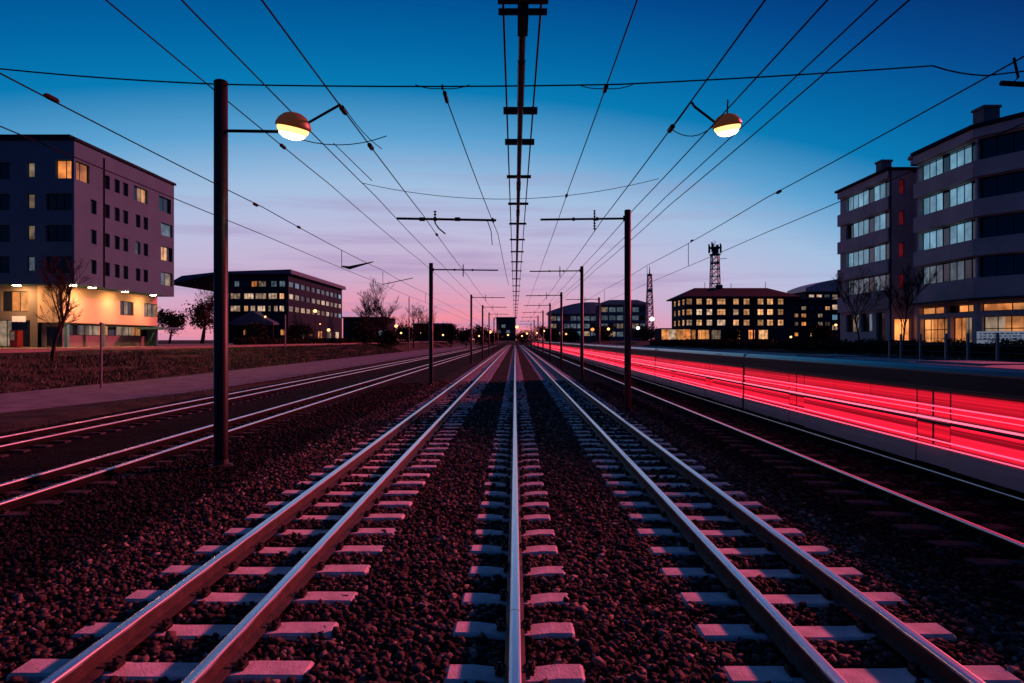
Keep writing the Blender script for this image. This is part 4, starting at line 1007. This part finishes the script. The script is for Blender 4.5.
# ------------------------------------------------------------------ trees
def bare_tree(label, x, y, h, seed, spread=.5, r0=None, levels=5, lean=0):
    rnd = random.Random(seed); base = gz(x)
    t = thing('bare_tree', label, 'tree', (x, y, base), 'leafless winter trees')
    r0 = r0 or h*.016
    trunk = MB(); crown = MB()
    rmin = .011 if y < 90 else .018 if y < 160 else .020
    def grow(p, d, L_, r, lev, mb):
        pts = [p]; n = 4
        for i in range(n):
            d = (d+Vector((rnd.gauss(0, .10), rnd.gauss(0, .10), rnd.gauss(.03, .05)))).normalized()
            pts.append(pts[-1]+d*(L_/n))
        rs = [max(rmin, r*(1-.45*i/n)) for i in range(n+1)]
        mb.tube(pts, rs, 6 if lev < 2 else 4 if lev < 4 else 3, False)
        if lev >= levels: return
        k = rnd.randint(3, 4) if lev > 0 else 7
        for i in range(k):
            q = rnd.uniform(.35, 1) if lev else rnd.uniform(.30, 1)
            if i == 0: q = 1
            j = min(n-1, int(q*n)); pp = pts[j].lerp(pts[j+1], q*n-j) if q < 1 else pts[-1]
            a = rnd.uniform(0, 2*math.pi); s = rnd.uniform(.5, 1)*spread*(1.25 if i else .35)
            nd = (d+Vector((math.cos(a), math.sin(a), rnd.uniform(-.05, .35)))*s*1.3).normalized()
            grow(pp, nd, L_*rnd.uniform(.5, .72), r*(.62 if i == 0 else .42), lev+1, crown)
    grow(Vector((x, y, base-.1)), Vector((lean, 0, 1)), h*.46, r0, 0, trunk)
    trunk.build('trunk', M['bark'], t); crown.build('crown', M['bark'], t)
bare_tree('young bare tree on the bank in front of the pale block at far left', -35.6, 52.5, 7.6, 3, .55, .16)
bare_tree('bare bushy tree between the pale block and the winged office block', -68.5, 150, 14, 21, .6)
bare_tree('leftmost of the bare trees right of the winged office block', -40.5, 182, 13.5, 31, .5)
bare_tree('tallest bare tree, right of the winged office block', -35.3, 190, 18.5, 12, .42)
bare_tree('rightmost bare tree beside the tall thin post', -33.8, 228, 15, 16, .55)
bare_tree('thin bare tree before the end section of the right block', 36.4, 72, 7.6, 17, .5, .10)
bare_tree('slim bare tree before the recess of the right block', 35.0, 61.5, 7.5, 19, .3, .09)
bare_tree('wispy bare tree standing just left of the tallest bare tree', -44, 215, 14, 27, .5)
bare_tree('bare tree in the row between the tall thin post and the first cantilever pole', -29.5, 240, 13, 29, .55)
bare_tree('small bare tree at the far left edge of the shed', -46, 240, 11, 23, .6)

def leafy(label, name, cat, x, y, h, w, seed, n=2600, group='dark trees and bushes far along the tracks', dx=None, sc=1):
    rng = np.random.default_rng(seed); base = gz(x)
    t = thing(name, label, cat, (x, y, base), group)
    b = MB(); b.tube([(x, y, base-.2), (x+.1*w, y, base+h*.35), (x, y, base+h*.75)], [.03*h, .022*h, .008*h], 6)
    for k in range(5):
        a = rng.uniform(0, 6.28); b.tube([(x, y, base+h*(.25+.08*k)), (x+.35*w*math.cos(a), y+.35*w*math.sin(a), base+h*(.5+.08*k))], [.012*h, .004*h], 4)
    b.build('trunk', M['bark'], t)
    k = 16; cs = rng.normal(0, 1, (k, 3)); cs /= np.linalg.norm(cs, axis=1)[:, None]; cs *= rng.uniform(.2, .95, (k, 1))
    cs = cs*np.array([w*.5, w*.5, h*.36])+np.array([x, y, base+h*.56])
    ci = rng.integers(0, k, n); rr = rng.uniform(.14, .30, k)*w
    p = cs[ci]+rng.normal(0, .5, (n, 3))*rr[ci][:, None]
    p[:, 2] = np.clip(p[:, 2], base+.05, None)
    s = rng.uniform(.10, .26, n)*np.clip(y/120, .5, 2.2)*sc
    u = rng.normal(0, 1, (n, 3)); u /= np.linalg.norm(u, axis=1)[:, None]; v = np.cross(u, rng.normal(0, 1, (n, 3))); v /= np.linalg.norm(v, axis=1)[:, None]
    V = np.stack([p-u*s[:, None], p+v*s[:, None]*.6, p+u*s[:, None], p-v*s[:, None]*.6], 1).reshape(-1, 3)
    np_mesh('crown', V, np.arange(4*n).reshape(n, 4), M['leaf'], t)
spots = [(-38, 172, 5.0, 6, 'dark round bush under the leftmost bare tree'), (-33, 180, 5.0, 6, 'dark bush under the tallest bare tree'), (-36, 222, 6, 8, 'dark bush under the rightmost bare tree'),
         (-36, 285, 11, 9, 'dark tree left of the far shed'), (-27.5, 290, 10.5, 9, 'dark tree before the far shed roof'), (-21.5, 298, 9, 8, 'dark tree right of the far shed'),
         (-17.5, 340, 11, 9, 'dark tree left of the white lamp near the far tower block'), (-13.5, 395, 9, 9, 'low dark tree at the left foot of the far tower block'),
         (17.5, 310, 9, 7, 'dark tree at the left end of the curved-roof block'), (15.8, 360, 11, 9, 'dark tree far beyond the tram end'), (24, 295, 6, 9, 'low dark bush before the curved-roof block'),
         (37, 285, 6.5, 8, 'low dark bush before the blue-grey glass block'), (50, 265, 5.5, 8, 'low dark bush right of the glass block'), (88, 196, 4.6, 7, 'low dark bush before the annex'), (60, 190, 3.2, 6, 'low bush before the hip-roofed block'),
         (4, 470, 9, 14, 'dark tree mass closing the view at the very end of the centre rail'), (16, 480, 12, 16, 'broad dark tree closing the view just right of the track end'), (30, 470, 10, 16, 'broad dark tree farther right beyond the tram end'), (-22, 470, 11, 15, 'broad dark tree left of the far tower block'),
         (-72.5, 158, 13.5, 8, 'dense dark tree left of the winged office block'), (-77, 152, 9, 6, 'shorter dark tree at the edge of the pale block'), (-57, 150, 4.5, 5, 'low bush before the entrance of the winged office block'), (-51, 160, 5, 6, 'low bush at the right corner of the winged office block')]
for i, (x, y, h, w, lab) in enumerate(spots):
    leafy(lab, 'dark_tree' if h > 7 else 'bush', 'tree' if h > 7 else 'bush', x, y, h, w, 40+i)

# hedge under the right block
def hedge(label, x, y0, y1, z0, h, w, seed, n):
    rng = np.random.default_rng(seed); t = thing('hedge', label, 'hedge', (x, (y0+y1)/2, z0))
    m = rng.random(n)**1.4; y = y0+(y1-y0)*m; hh = h*(.85+.15*np.sin(y*1.1)+.1*np.sin(y*2.7))
    p = np.stack([x+rng.uniform(-.5, .5, n)*w, y, z0+hh*rng.random(n)**.7], 1)
    s = rng.uniform(.05, .12, n)*np.clip(y/45, .8, 2.5)
    u = rng.normal(0, 1, (n, 3)); u /= np.linalg.norm(u, axis=1)[:, None]; v = np.cross(u, rng.normal(0, 1, (n, 3))); v /= np.linalg.norm(v, axis=1)[:, None]
    V = np.stack([p-u*s[:, None], p+v*s[:, None]*.6, p+u*s[:, None], p-v*s[:, None]*.6], 1).reshape(-1, 3)
    np_mesh('foliage', V, np.arange(4*n).reshape(n, 4), M['leaf'], t)
    b = MB()
    for k in range(60):
        yy = y0+(y1-y0)*(k+.5)/60; b.tube([(x, yy, z0-.1), (x+rng.uniform(-.3, .3), yy+rng.uniform(-.3, .3), z0+h*.8)], [.03, .01], 4)
    b.build('stem', M['bark'], t)
hedge('long dark hedge below the right apartment block', 30.3, 34, 150, 1.85, 1.15, 1.6, 71, 30000)
hedge('low dark hedge along the street under the winged office block', -45.6, 112, 225, 2.15, 1.3, 1.4, 72, 14000)
